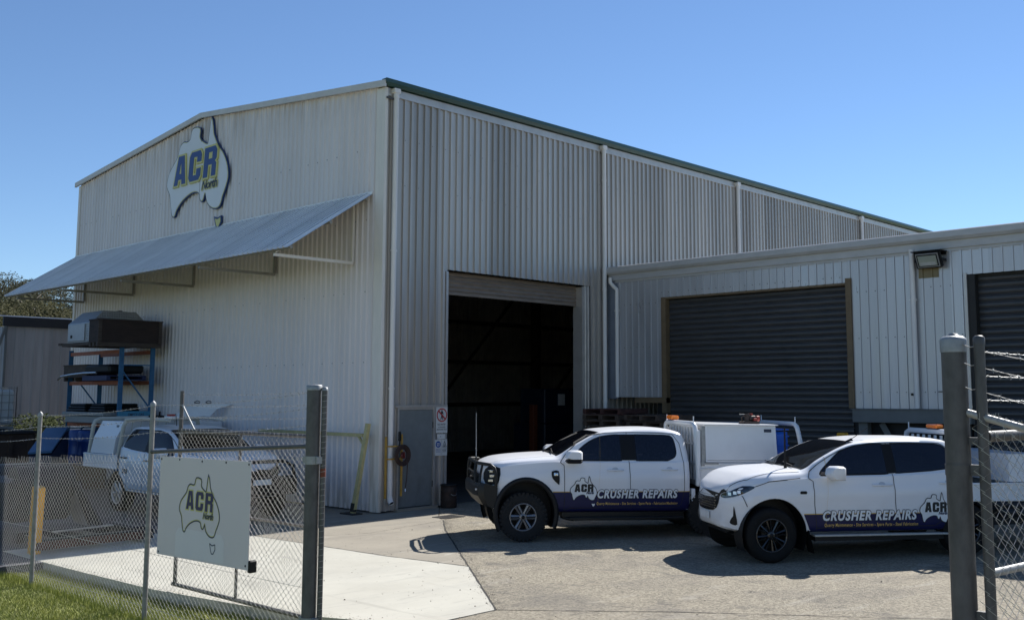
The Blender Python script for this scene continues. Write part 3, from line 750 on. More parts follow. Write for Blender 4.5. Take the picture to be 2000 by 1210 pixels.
# floodlight
fl = thing('floodlight', (LXF, -8.8, 5.1), 'black rectangular floodlight on the low building wall beside a downpipe', 'floodlight')
T = Matrix.Translation((LXF-.22, -8.78, 5.14)) @ Matrix.Rotation(radians(-28), 4, 'Y')
b = MB().mat(M_blackpl).box(-.03, .06, -.27, .27, -.18, .18, T, .012)
for i in range(9): b.box(.06, .10, -.24+i*.06, -.225+i*.06, -.15, .15, T)
b.build('housing', fl)
b = MB().mat(M_steel).box(-.045, -.03, -.235, .235, -.15, .15, T, .004); b.build('rim', fl)
b = MB().mat(M_blackpl).box(-.048, -.045, -.215, .215, -.13, .13, T); b.build('bezel', fl)
b = MB().mat(mat('lamp_glass', (.42, .44, .36), .12, .2, .05, 4, coat=1)).box(-.053, -.048, -.19, .19, -.11, .105, T)
b.mat(mat('lamp_reflector', (.75, .75, .68), .2, .5)).box(-.056, -.053, -.16, .16, -.105, -.03, T); b.build('lens', fl)
b = MB().mat(M_blackpl).box(LXF-.24, LXF-.03, -8.52, -8.50, 5.10, 5.16).box(LXF-.24, LXF-.03, -9.08, -9.06, 5.10, 5.16).box(LXF-.05, LXF-.03, -9.08, -8.5, 5.24, 5.30).box(LXF-.36, LXF-.03, -9.10, -8.46, 5.30, 5.315); b.build('bracket', fl)
#PART3
# ================================================================== UTES
WORLD_PARTS[0] = False
SKEW = [0.]
_build = MB.build
def lbuild(b, name, parent, m=None, autosmooth=None, skew=True):
    ys_ = [v[1] for v in b.v]
    if ys_ and min(ys_) < -.25 and max(ys_) > .25 and min(abs(y) for y in ys_) > .25 and all(len({b.v[i][1] > 0 for i in f}) == 1 for f in b.f):      # a left and a right piece: two parts
        for sg_ in (1, -1):
            c = MB(); c.mats = list(b.mats); keep = {}
            for f, mi, sm_ in zip(b.f, b.m, b.sm):
                if b.v[f[0]][1]*sg_ < 0: continue
                for i in f:
                    if i not in keep: keep[i] = len(c.v); c.v.append(b.v[i])
                c.f.append(tuple(keep[i] for i in f)); c.m.append(mi); c.sm.append(sm_)
            o = lbuild(c, name, parent, m, autosmooth, skew)
        return o
    if skew and SKEW[0]: b.v = [(x, y, z+SKEW[0]*x) for x, y, z in b.v]
    return _build(b, name, parent, m, autosmooth)
def hermite(xs, ys, x):
    """monotone cubic through the points (xs descending)"""
    n = len(xs)
    if x >= xs[0]: return ys[0]
    if x <= xs[-1]: return ys[-1]
    for i in range(n-1):
        if xs[i] >= x >= xs[i+1]: break
    def d(k): return (ys[k+1]-ys[k])/(xs[k+1]-xs[k])
    def m(k):
        if k == 0: return d(0)
        if k == n-1: return d(n-2)
        a, b = d(k-1), d(k)
        return 0 if a*b <= 0 else 2*a*b/(a+b)
    h = xs[i+1]-xs[i]; t = (x-xs[i])/h
    return (2*t**3-3*t*t+1)*ys[i]+(t**3-2*t*t+t)*h*m(i)+(-2*t**3+3*t*t)*ys[i+1]+(t**3-t*t)*h*m(i+1)
def body_mesh(ST, arches, windows=(), dx=.035):
    xs = [s[0] for s in ST]
    def P(x): return [hermite(xs, [s[k] for s in ST], x) for k in range(1, 7)]
    X = []; x = xs[0]
    while x > xs[-1]+.001: X.append(x); x -= dx if x < xs[0]-.12 else .02
    X.append(xs[-1])
    vs = []; rows = []
    for x in X:
        w, sill, belt, yr, zrs, zt = P(x); H = belt-sill
        by = w-.06
        pts = [(0, sill), (w-.12, sill), (w-.03, sill+.03), (w-.012, sill+.10), (w-.004, sill+H*.34), (w-.004, sill+H*.50), (w+.006, sill+H*.60), (w+.010, sill+H*.74), (w-.010, sill+H*.80), (w-.022, belt-.08), (w-.030, belt-.03), (by, belt)]
        for t in (.3, .65): pts.append((by+(yr-by)*t+.014*sin(pi*t), belt+(zrs-belt)*t))
        pts += [(yr, zrs), (yr-.035*min(1, yr/.3), zrs+(zt-zrs)*.42), (yr*.80, zrs+(zt-zrs)*.72), (yr*.45, zrs+(zt-zrs)*.93), (0, zt)]
        row = []
        for y, z in pts: row.append(len(vs)); vs.append((x, y, z))
        for y, z in pts[-2:0:-1]: row.append(len(vs)); vs.append((x, -y, z))
        rows.append(row)
    fs = []
    for a, b in zip(rows[:-1], rows[1:]):
        n = len(a)
        for k in range(n): fs.append((a[k], a[(k+1) % n], b[(k+1) % n], b[k]))
    fs.append(tuple(rows[0][::-1])); fs.append(tuple(rows[-1]))
    me = bpy.data.meshes.new('body'); me.from_pydata(vs, [], fs)
    o = bpy.data.objects.new('body', me); COL.objects.link(o)
    bm = bmesh.new(); bm.from_mesh(me); bmesh.ops.recalc_face_normals(bm, faces=bm.faces); bm.to_mesh(me)
    full = BVHTree.FromBMesh(bm); bm.free()
    cut = MB()
    for (cx, cz, r, rz) in arches:
        for s in (1, -1):
            n = 40; ring = [(cx+r*cos(2*pi*k/n), cz+rz*sin(2*pi*k/n)) for k in range(n)]
            y0, y1 = (.55, 1.2) if s > 0 else (-1.2, -.55)
            cut.add([(x, y0, z) for x, z in ring]+[(x, y1, z) for x, z in ring], [tuple(range(n-1, -1, -1)), tuple(range(n, 2*n))]+[(i, (i+1) % n, n+(i+1) % n, n+i) for i in range(n)], False)
    nwheel = len(cut.f)
    for w in windows:                                           # open the cabin between the two sides
        p = grow(w, -.006); n = len(p)
        cut.add([(x, -1.2, z) for x, z in p]+[(x, 1.2, z) for x, z in p], [tuple(range(n-1, -1, -1)), tuple(range(n, 2*n))]+[(i, (i+1) % n, n+(i+1) % n, n+i) for i in range(n)], False)
    cm = bpy.data.meshes.new('cut'); cm.from_pydata(cut.v, [], cut.f)
    bm = bmesh.new(); bm.from_mesh(cm); bmesh.ops.recalc_face_normals(bm, faces=bm.faces); bm.to_mesh(cm); bm.free()
    for q in (me, cm): q.materials.append(M_paint); q.materials.append(M_cabin)
    for k, f in enumerate(cm.polygons): f.material_index = 1 if k >= nwheel else 0
    co = bpy.data.objects.new('cut', cm); COL.objects.link(co)
    md = o.modifiers.new('b', 'BOOLEAN'); md.operation = 'DIFFERENCE'; md.object = co; md.solver = 'EXACT'
    dg = bpy.context.evaluated_depsgraph_get(); dg.update()
    res = bpy.data.meshes.new_from_object(o.evaluated_get(dg))
    bpy.data.objects.remove(o); bpy.data.objects.remove(co)
    V = [tuple(v.co) for v in res.vertices]; F = [(tuple(p.vertices), p.material_index) for p in res.polygons]
    bpy.data.meshes.remove(res)
    return V, F, full, P
def conf(bvh, pts, side, off, mode='side'):
    out = []
    for a, c in pts:
        if mode == 'side': o, d = Vector((a, 1.6*side, c)), Vector((0, -side, 0))
        elif mode == 'top': o, d = Vector((a, c, 3)), Vector((0, 0, -1))
        elif mode == 'front': o, d = Vector((2, a, c)), Vector((-1, 0, 0))
        elif mode == 'rear': o, d = Vector((-6, a, c)), Vector((1, 0, 0))
        h = bvh.ray_cast(o, d)
        if h[0] is None:
            out.append(out[-1] if out else Vector((a, .93*side, c)) if mode == 'side' else o+d*2); continue
        nn = h[1] if h[1].dot(d) < 0 else -h[1]
        out.append(h[0]+nn*off)
    return out
def decal(name, bvh, poly, m, parent, sides=(1, -1), off=.004, mode='side', step=.09, sm=0):
    if sm: poly = smooth_poly(poly, sm)
    b = MB().mat(m)
    for s in sides:
        vs, fs = fill_grid(poly, step); b.add(conf(bvh, vs, s, off, mode), fs, True)
    return lbuild(b, name, parent)
def refine(vs, fs, lim=.045):
    """cut long triangles so that lettering can follow a curved panel"""
    vs = list(vs); out = []; mid = {}
    st = []
    for f in fs:
        for i in range(1, len(f)-1): st.append((f[0], f[i], f[i+1]))
    def L(i, j): return math.hypot(vs[i][0]-vs[j][0], vs[i][1]-vs[j][1])
    def M(i, j):
        k = (min(i, j), max(i, j))
        if k not in mid: mid[k] = len(vs); vs.append(((vs[i][0]+vs[j][0])/2, (vs[i][1]+vs[j][1])/2))
        return mid[k]
    while st:
        a, c, d = st.pop(); e = sorted(((L(a, c), 0), (L(c, d), 1), (L(d, a), 2)))[-1]
        if e[0] <= lim: out.append((a, c, d)); continue
        if e[1] == 0: m = M(a, c); st += [(a, m, d), (m, c, d)]
        elif e[1] == 1: m = M(c, d); st += [(a, c, m), (a, m, d)]
        else: m = M(d, a); st += [(a, c, m), (m, c, d)]
    return vs, out
def flat_decal(b, bvh, vs, fs, side, off):
    vs, fs = refine(vs, fs); return b.add(conf(bvh, vs, side, off), fs, False)
def gap_line(b, bvh, pts, side, w=.008, off=.0035, mode='side', step=.05):
    P = []
    for p, q in zip(pts[:-1], pts[1:]):
        p = Vector(p); q = Vector(q); n = max(1, int((q-p).length/step)); P += [p.lerp(q, k/n) for k in range(n)]
    P.append(Vector(pts[-1])); L = []; R = []
    for i, p in enumerate(P):
        t = (P[min(i+1, len(P)-1)]-P[max(0, i-1)]).normalized(); n = Vector((-t.y, t.x))*w/2
        L.append(tuple(p+n)); R.append(tuple(p-n))
    a = conf(bvh, L, side, off, mode); c = conf(bvh, R, side, off, mode); k = len(P)
    b.add(a+c, [(i, i+1, k+i+1, k+i) for i in range(k-1)], False)
def wheel(parent, x, side, r, rr, style, yout=.935, width=.255):
    w = bpy.data.objects.new('wheel', None); COL.objects.link(w); w.parent = parent; w.location = (x, side*(yout-width/2), r); w.empty_display_size = .1
    T = Matrix.Rotation(radians(-90*side), 4, 'X')                # local z -> outwards
    h = width/2
    b = MB().mat(M_dark if style != 'alloy' else mat('knobbly_tyre', (.014, .014, .014), .85, 0, .3, 30, .3, 90))
    prof = [(rr-.012, -h+.02), (rr+.02, -h+.002), (r-.07, -h-.006), (r-.035, -h+.004), (r-.012, -h+.025), (r, -h+.05)]
    for k in range(5):
        z = -h+.055+k*(width-.11)/5; s = (width-.11)/5
        prof += [(r, z), (r, z+s*.72), (r-.009, z+s*.76), (r-.009, z+s*.98)]
    prof += [(r, h-.05), (r-.012, h-.025), (r-.035, h-.004), (r-.07, h+.006), (rr+.02, h-.002), (rr-.012, h-.02)]
    b.lathe(prof, T, 56)
    n = 34 if style == 'alloy' else 0
    for k in range(n):
        a = 2*pi*k/n
        for s in (1, -1):
            R = T @ Matrix.Rotation(a+(pi/n if s > 0 else 0), 4, 'Z'); d = .034 if style == 'alloy' else .02
            b.box(r-.045, r+.003, -.5*2*pi*r/n*.62, .5*2*pi*r/n*.62, s*h-(d if s > 0 else -.003+d*0), s*h+(.003 if s > 0 else d), R)
    lbuild(b, 'tyre', w, skew=False)
    mrim = M_alloy if style == 'alloy' else mat('black_alloy', (.014, .014, .015), .22, .3, .1, 8, coat=.5) if style == 'black' else mat('silver_steel_rim', (.35, .35, .35), .35, .7, .1, 8)
    b = MB().mat(mrim)
    b.lathe([(rr-.0, h-.018), (rr-.008, h-.010), (rr-.022, h-.014), (rr-.030, h-.05), (rr-.035, -h+.03)], T, 48)
    ns = 6 if style != 'black' else 8
    hub = [(0, h-.028), (.048, h-.028), (.062, h-.036), (.066, h-.06)]
    b.lathe(hub, T, 24)
    for k in range(ns):
        R = T @ Matrix.Rotation(2*pi*k/ns+radians(0 if style == 'alloy' else 11), 4, 'Z')
        w0, w1 = (.030, .044) if style == 'alloy' else (.016, .032)
        rb = rr-.022
        for s in (1, -1):
            if style == 'alloy':
                ya, yb = s*.007, s*w0; yc, yd = s*w1, s*.010
            else: ya, yb = s*.004, s*w0; yc, yd = s*(w1+.012), s*w1*.62
            z0, z1 = h-.034, h-.020
            vs = [(.045, ya, z0), (.045, yb, z0-.008), (rb, yc, z1-.010), (rb, yd, z1), (.045, ya, z0-.045), (.045, yb, z0-.045), (rb, yc, z1-.05), (rb, yd, z1-.05)]
            b.add([R @ Vector(v) for v in vs], [(0, 1, 2, 3), (0, 3, 7, 4), (1, 5, 6, 2), (3, 2, 6, 7)], False)
        if style == 'alloy':
            for s in (1,):
                b.cyl(T @ Matrix.Rotation(2*pi*(k+.5)/ns, 4, 'Z') @ Vector((.055, 0, h-.04)), T @ Matrix.Rotation(2*pi*(k+.5)/ns, 4, 'Z') @ Vector((.055, 0, h-.022)), .010, 8)
    lbuild(b, 'rim', w, skew=False)
    b = MB().mat(mat('brake_parts', (.05, .045, .04), .6, .4, .3, 20)); b.lathe([(0, h-.10), (.13, h-.10), (.135, h-.12), (.135, h-.13)], T, 28); b.mat(M_blackpl).lathe([(.0, -h+.04), (rr-.03, -h+.04)], T, 28)
    b.box(.07, .14, -.05, .06, h-.12, h-.07, T)
    lbuild(b, 'brake', w, skew=False)
    b = MB().mat(M_blackpl); b.lathe([(0, h-.018), (.026, h-.019), (.030, h-.026)], T, 20); lbuild(b, 'hub_cap', w, skew=False)
    return w
AUSW = smooth_poly(AUS, 3)
def side_livery(root, bvh, side, x_start, x_end, zs, ztop, text_x, text_w, text_z, text_h, sub, sub_x, sub_w, sub_z, map_x, map_w, map_z, sill, xref):
    """navy band, gold pinstripe, map badge and lettering; x runs from the wheel arch rearwards"""
    sgn = -1 if side > 0 else 1
    def tx(vs, x0, z0): return [((x0-x) if side > 0 else (xref-(x0)+x), z0+z) for x, z in vs]
    poly = [(x_start[0], ztop), (x_end, ztop), (x_end+.02, sill+.015), (x_start[1], sill+.015)]
    decal('navy_band', bvh, poly, M_navy, root, (side,), .005, step=.035)
    b = MB().mat(M_gold); gap_line(b, bvh, [(x_start[0]-.0, ztop+.006), (x_end, ztop+.006)], side, .012, .0065); lbuild(b, 'pinstripe', root)
    # lettering
    def letters(name, off, m, offs, txt, w, h, x0, z0, shear=.22, parent=root):
        spc = 1.17
        vs, fs = curve_polys(None, 0, txt, 1., shear, spacing=spc); xs = [v[0] for v in vs]; zs_ = [v[1] for v in vs]
        mw = max(xs)-min(xs); mn = min(xs)
        vs, fs = curve_polys(None, offs, txt, 1., shear, spacing=spc)
        vs = [((x-mn)/mw*w, z/.73*h) for x, z in vs]
        b = MB().mat(m); flat_decal(b, bvh, tx(vs, x0, z0), fs, side, off); return lbuild(b, name, parent)
    e = letters('lettering_edge', .0080, M_black, .088, 'CRUSHER REPAIRS', text_w, text_h, text_x, text_z)
    letters('lettering', .0098, M_wt, .040, 'CRUSHER REPAIRS', text_w, text_h, text_x, text_z, parent=root)
    letters('small_lettering', .0080, M_gold, .020, sub, sub_w, .045, sub_x, sub_z, .12)
    # map badge
    aus = [(x*map_w, z*map_w) for x, z in AUSW]
    for nm, g, m, off in (('badge_edge', .011, M_black, .0085), ('badge', .0, M_wt, .0102)):
        p = grow(aus, g) if g else aus
        vs, fs = fill2d([p]); b = MB().mat(m); flat_decal(b, bvh, tx(vs, map_x, map_z), fs, side, off)
        t = [(x*map_w, z*map_w) for x, z in TAS]; t = grow(t, .004) if g else t; vs, fs = fill2d([t]); flat_decal(b, bvh, tx(vs, map_x, map_z-.02), fs, side, off-.001)
        lbuild(b, nm, root)
    b = MB().mat(M_black)
    for polys in acr_letters(.16*map_w, .295*map_w, .70*map_w, .27*map_w, .045):
        polys = [grow(polys[0], .005)]+[grow(q_, -.004) for q_ in polys[1:]]; vs, fs = fill2d(polys); flat_decal(b, bvh, tx(vs, map_x, map_z), fs, side, .0118)
    lbuild(b, 'badge_letters', root)
    vs, fs = curve_polys(None, .004, 'North', .11*map_w, .25); b = MB().mat(M_print); flat_decal(b, bvh, tx([(x+.60*map_w, z+.215*map_w) for x, z in vs], map_x, map_z), fs, side, .0118); lbuild(b, 'badge_small_letters', root)

M_cabin = mat('cabin_lining', (.03, .03, .033), .8, 0, .1, 8); M_seat = mat('seat_fabric', (.022, .022, .025), .8, 0, .2, 20)
def ute(name, P, heading, label, spec, skew):
    th = radians(heading); d = Vector((cos(th), sin(th), 0)); n = Vector((-d.y, d.x, 0)); side0 = spec.get('near', 1)
    base = Vector((P[0], P[1], 0))-n*.935*side0
    root = thing(name, base, label, 'ute', 'white utes in the yard', th)
    SKEW[0] = skew
    V, F, bvh, PP = body_mesh(spec['st'], spec['arch'], spec['windows'])
    b = MB().mat(M_paint).add(V, [f for f, k in F if k == 0], True); b.mat(M_cabin); nv = len(b.v)-len(V)
    for f, k in F:
        if k: b.f.append(f); b.m.append(1); b.sm.append(False)
    body = lbuild(b, 'body', root, autosmooth=26)
    # side glass
    for wp in spec['windows']:
        for s in (1, -1):
            b = MB().mat(M_blackpl); gap_line(b, bvh, list(wp)+[wp[0]], s, .034, .003, step=.05); lbuild(b, 'window_frame', root)
        decal('side_window', bvh, wp, M_sglass, root, off=.0045, step=.08)
    if spec.get('pillar'): decal('door_pillar', bvh, spec['pillar'], mat('pillar_black', (.010, .009, .009), .45, spec=.2), root, off=.0052)
    ws = spec['ws']                                              # windscreen: (x_base, x_top, y_base, y_top)
    xb, xt, yb, yt = ws
    decal('windscreen_frame', bvh, [(xb+.015, -yb-.01), (xb+.04, 0), (xb+.015, yb+.01), (xt-.02, yt+.02), (xt-.02, -yt-.02)], M_blackpl, root, (1,), .002, 'top', .09)
    decal('windscreen', bvh, [(xb-.02, -yb+.02), (xb+.015, 0), (xb-.02, yb-.02), (xt, yt-.01), (xt, -yt+.01)], M_glass, root, (1,), .005, 'top', .09)
    xs_ = spec['seats']
    for (x, hz, nm) in xs_:
        for y in (.36, -.36):
            b = MB().mat(M_seat).box(x-.10, x+.04, y-.22, y+.22, 1.20, hz-.17, ch=.03).box(x-.11, x-.01, y-.12, y+.12, hz-.15, hz, ch=.03).cyl((x-.06, y-.05, hz-.2), (x-.06, y-.05, hz-.1), .008, 6).cyl((x-.06, y+.05, hz-.2), (x-.06, y+.05, hz-.1), .008, 6); lbuild(b, nm, root)
    x = xs_[0][0]+.52; b = MB().mat(M_seat).tube([(x+.05*sin(a)-.02, -.38+.17*cos(a), xs_[0][1]-.32+.15*sin(a)) for a in [k*pi/10 for k in range(20)]], .014, 6, closed=True); lbuild(b, 'steering_wheel', root)
    # wipers and cowl
    b = MB().mat(M_blackpl)
    for y0 in (.25, -.45):
        q = conf(bvh, [(xb+.03, y0+.25), (xb-.06, y0-.3)], 1, .03, 'top'); b.tube(q, .009, 6)
    lbuild(b, 'wiper', root)
    b = MB().mat(M_joint)
    for s in (1, -1):
        for ln in spec['gaps']: gap_line(b, bvh, ln, s, .009, .0075, step=.03)
    for ln in spec.get('topgaps', []):
        gap_line(b, bvh, ln, 1, .008, mode='top'); gap_line(b, bvh, [(x, -y) for x, y in ln], 1, .008, mode='top')
    lbuild(b, 'panel_gaps', root)
    # handles
    for (xa, xc, z) in spec['handles']:
        for s in (1, -1):
            hb = MB().mat(M_paint if spec.get('paint_handles', True) else M_blackpl); y = conf(bvh, [((xa+xc)/2, z)], s, 0)[0].y
            hb.tube([(xa, y+s*.004, z), (xa-.03, y+s*.035, z), (xc+.03, y+s*.035, z), (xc, y+s*.004, z)], .013, 8); lbuild(hb, 'door_handle', root)
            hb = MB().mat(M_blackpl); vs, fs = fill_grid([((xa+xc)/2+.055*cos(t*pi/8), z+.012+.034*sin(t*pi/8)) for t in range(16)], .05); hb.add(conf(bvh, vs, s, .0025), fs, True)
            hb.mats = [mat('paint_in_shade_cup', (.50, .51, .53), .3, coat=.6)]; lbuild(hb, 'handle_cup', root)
    # mirrors
    mx, mz, mw_, mh = spec['mirror']
    for s in (1, -1):
        y0 = conf(bvh, [(mx-.02, mz-.1)], s, 0)[0].y
        hb = MB().mat(M_blackpl).bar((mx-.03, y0-s*.02, mz-mh*.42), (mx, y0+s*.10, mz-mh*.35), .06, .05)
        hb.box(mx-mw_*.5, mx+mw_*.5, y0+s*.06, y0+s*.28, mz-mh*.5, mz-mh*.18, ch=.03) if spec.get('mirror2') else None
        mr = lbuild(hb, 'mirror_arm', root)
        hb = MB().mat(M_paint); k = []
        T = Matrix.Translation((mx, y0+s*.18, mz))
        prof = [(-mw_*.5, -mh*.40), (-mw_*.45, -mh*.5), (mw_*.22, -mh*.5), (mw_*.5, -mh*.1), (mw_*.42, mh*.32), (mw_*.2, mh*.5), (-mw_*.36, mh*.5), (-mw_*.5, mh*.38)]
        if spec.get('mirror2'): prof = [(x, z) if z > -mh*.2 else (x, -mh*.2) for x, z in prof]
        vs = [(mx+x, y0+s*.07, mz+z) for x, z in prof]+[(mx+x*1.0, y0+s*.24, mz+z) for x, z in prof]+[(mx+x*.8, y0+s*.275, mz+z*.8) for x, z in prof]
        q = len(prof); fs = [tuple(range(q)), tuple(range(2*q, 3*q))]
        for l in (0, 1):
            for i in range(q): fs.append((l*q+i, l*q+(i+1) % q, (l+1)*q+(i+1) % q, (l+1)*q+i))
        hb.add(vs, fs, False); me = lbuild(hb, 'mirror', root, autosmooth=50)
    # wheels and arches
    wb = spec['wb']
    for x in (0, -wb):
        for s in (1, -1): wheel(root, x, s, spec['r'], spec['rr'], spec['rim'])
    cx, cz, r, rz = spec['arch'][0]
    b = MB().mat(M_blackpl)
    for s in (1, -1):                                            # inner guard liner
        n = 28; pts = [(cx+(r-.003)*cos(pi*(k/n*1.3-.15)), cz+(rz-.003)*sin(pi*(k/n*1.3-.15))) for k in range(n+1)]
        vs = [(x, s*.56, z) for x, z in pts]+[(x, s*.90, z) for x, z in pts]; b.add(vs, [(i, i+1, n+2+i, n+1+i) for i in range(n)], True)
        b.add([(x, s*.57, z) for x, z in pts], [tuple(range(n+1))], False)
    lbuild(b, 'wheel_arch_liner', root)
    if spec.get('flare'):
        b = MB().mat(M_blackpl)
        for s in (1, -1):
            n = 30; rings = []
            for k in range(n+1):
                a = pi*(-.16+1.30*k/n); ca, sa = cos(a), sin(a)
                q = [(r-.015, .90), (r-.01, .955), (r+.035, .962), (r+.062, .945), (r+.065, .915)]
                rings.append([(cx+qr*ca, s*qy, cz+(qr*rz/r)*sa) for qr, qy in q])
            vs = [p for g in rings for p in g]; b.add(vs, [(i*5+j, i*5+j+1, i*5+5+j+1, i*5+5+j) for i in range(n) for j in range(4)], True)
        lbuild(b, 'wheel_arch_flare', root)
    # chassis
    b = MB().mat(mat('chassis_black', (.01, .01, .01), .7, 0, .3, 9))
    for s in (1, -1): b.box(-wb-1.5, .45, s*.42, s*.52, .44, .56)
    b.box(-.30, .28, -.5, .5, .30, .50).box(-2.3, -1.4, -.5, .2, .34, .46).cyl((0, -.72, .38), (0, .72, .38), .045, 10).cyl((-wb, -.72, .38), (-wb, .72, .38), .06, 12)
    lbuild(b, 'chassis', root)
    return root, bvh, body

def tray_side(root, x0, x1, z0, z1, lines=()):
    for s in (1, -1):
        b = MB().mat(M_white_metal).box(x1, x0, s*.90, s*.925, z0, z1, ch=.006)
        b.box(x1+.01, x0-.01, s*.926, s*.936, z1-.03, z1-.005).box(x1+.01, x0-.01, s*.926, s*.934, z0+.01, z0+.04)
        for z in lines: b.box(x1+.02, x0-.06, s*.9255, s*.930, z, z+.012)
        lbuild(b, 'side_panel', root)
    b = MB().mat(mat('checker_deck', (.3, .31, .31), .45, .5, .15, 8)).box(x1, x0, -.9, .9, z0+.02, z0+.10); lbuild(b, 'deck', root)
    b = MB().mat(M_white_metal).box(x1-.03, x1-.002, -.90, .90, z0, z1, ch=.006); lbuild(b, 'tailgate', root)
def hoop(root, x, z0, z1, r=.038, w=.86, lean=0., name='rear_hoop', m=None, pins=True, bars=0):
    b = MB().mat(m or M_white_metal); c = .14
    pts = [(x, w, z0), (x+lean*.5, w, (z0+z1)/2), (x+lean*.9, w, z1-c), (x+lean, w-.03, z1-.045), (x+lean, w-c, z1), (x+lean, 0, z1), (x+lean, -w+c, z1), (x+lean, -w+.03, z1-.045), (x+lean*.9, -w, z1-c), (x, -w, z0)]
    b.tube(pts, r, 12)
    if pins:
        for y in (w-.10, -w+.10): b.cyl((x+lean, y, z1), (x+lean, y, z1+.13), .010, 8)
    for i in range(bars):
        y = -w+2*w*(i+1)/(bars+1); b.bar((x, y, z0), (x+lean, y, z1-.03), .012, .012)
    return lbuild(b, name, root)

# ------------------------------------------------------------------ ute with bull bar and tray toolbox
ST_A = [(.66, .40, .66, 1.12, .32, 1.15, 1.175), (.64, .56, .64, 1.14, .46, 1.185, 1.21), (.59, .72, .60, 1.17, .60, 1.22, 1.25), (.50, .84, .54, 1.21, .72, 1.255, 1.29), (.35, .905, .48, 1.25, .78, 1.295, 1.335), (0, .925, .47, 1.295, .79, 1.335, 1.38), (-.35, .93, .47, 1.325, .79, 1.36, 1.405), (-.56, .93, .47, 1.335, .79, 1.372, 1.415),
        (-.66, .93, .47, 1.33, .785, 1.405, 1.455), (-.80, .93, .47, 1.325, .775, 1.495, 1.535), (-1.0, .93, .47, 1.325, .755, 1.615, 1.645), (-1.28, .93, .47, 1.325, .72, 1.755, 1.775), (-1.45, .93, .47, 1.325, .70, 1.795, 1.83), (-1.9, .93, .47, 1.325, .685, 1.815, 1.875), (-2.3, .93, .47, 1.325, .685, 1.82, 1.885), (-2.65, .93, .47, 1.33, .69, 1.80, 1.865), (-2.80, .925, .47, 1.34, .69, 1.77, 1.83), (-2.87, .915, .48, 1.34, .68, 1.71, 1.78), (-2.91, .88, .50, 1.33, .66, 1.62, 1.70)]
specA = dict(seats=[(-1.62, 1.66, 'front_seat'), (-2.52, 1.60, 'rear_seat')], st=ST_A, arch=[(-.05, .46, .485, .53)], wb=3.27, r=.402, rr=.232, rim='alloy', flare=True,
    windows=[smooth_poly([(-.83, 1.335), (-.95, 1.475), (-1.13, 1.615), (-1.32, 1.705), (-1.52, 1.742), (-1.70, 1.752)], 3, False)+[(-1.70, 1.335)], smooth_poly([(-1.97, 1.755), (-2.50, 1.752)], 1, False)+smooth_poly([(-2.60, 1.742), (-2.655, 1.69), (-2.68, 1.50), (-2.65, 1.40), (-2.52, 1.338)], 3, False)+[(-1.97, 1.335)]],
    pillar=[(-1.70, 1.335), (-1.70, 1.765), (-1.97, 1.768), (-1.97, 1.335)],
    ws=(-.60, -1.34, .74, .60), handles=[(-1.44, -1.72, 1.175), (-2.40, -2.68, 1.185)], mirror=(-.83, 1.40, .27, .21), mirror2=True,
    gaps=[[(-.63, 1.30), (-.695, 1.25), (-.70, .8), (-.69, .50)], [(-1.83, 1.325), (-1.84, .9), (-1.85, .56)], [(-.63, 1.30), (-.78, 1.47), (-.97, 1.625), (-1.2, 1.745), (-1.45, 1.79), (-1.9, 1.80), (-2.5, 1.79), (-2.66, 1.77), (-2.76, 1.62), (-2.80, 1.30), (-2.80, .85), (-2.74, .60), (-2.6, .55), (-.80, .55), (-.70, .52)], [(-1.83, 1.77), (-1.83, 1.795)]],
    topgaps=[[(-.56, .70), (-.2, .74), (.3, .73), (.6, .58)]])
uA, bvh, bodyA = ute('parked_ute', (-.904, -5.103), 144, 'white twin-cab ute with black bull bar, grey alloy wheels and blue crate in its tray', specA, .018)
side_livery(uA, bvh, 1, (-.50, -.60), -2.90, None, .81, -1.27, 1.40, .715, .135, 'Quarry Maintenance - Site Services - Spare Parts - Fabrication/Machining', -1.25, 1.42, .60, -.80, .45, .685, .47, 0)
# fender vent, bull bar, lights
b = MB().mat(M_blackpl)
for s in (1, -1):
    vs, fs = fill_grid(smooth_poly([(-.475, 1.13), (-.50, 1.155), (-.60, 1.155), (-.61, .95), (-.585, .945), (-.49, 1.04)], 2), .05); b.add(conf(bvh, vs, s, .012), fs, False)
lbuild(b, 'fender_vent', uA)
b = MB().mat(M_chrome)
for s in (1, -1):
    vs, fs = fill_grid([(-.515, 1.125), (-.515, 1.085), (-.585, 1.085), (-.585, 1.125)], .05); b.add(conf(bvh, vs, s, .016), fs, False)
lbuild(b, 'vent_badge', uA)
M_bar = mat('black_bar_steel', (.009, .009, .009), .42, .0, .2, 20, coat=.0, spec=.3)
b = MB().mat(M_bar)                                             # folded lower bumper
side = [(.46, .60), (.55, .55), (.70, .60), (.80, .75), (.80, .90), (.765, .955), (.48, .915), (.43, .885)]
ys = [-.93, -.86, -.62, .62, .86, .93]; cut = [.14, .05, 0, 0, .05, .14]
vs = []
for y, c in zip(ys, cut):
    for x, z in side: vs.append((x-c*max(0, (x-.43)/.37), y, z))
q = len(side); fs = [tuple(range(q)), tuple(range(5*q, 6*q))]
for l in range(5):
    for i in range(q): fs.append((l*q+i, l*q+(i+1) % q, (l+1)*q+(i+1) % q, (l+1)*q+i))
b.add(vs, fs, False); bb = lbuild(b, 'bull_bar', uA, autosmooth=30)
b = MB().mat(M_bar)
for s in (1, -1):
    b.tube([(.46, s*.915, .90), (.45, s*.925, 1.08), (.49, s*.91, 1.21), (.55, s*.87, 1.255), (.68, s*.72, 1.268), (.73, s*.60, 1.27)], .028, 12)
    b.tube([(.76, s*.56, .94), (.76, s*.54, 1.15), (.74, s*.52, 1.27)], .028, 12).tube([(.72, s*.80, .94), (.70, s*.78, 1.1), (.66, s*.74, 1.265)], .020, 10)
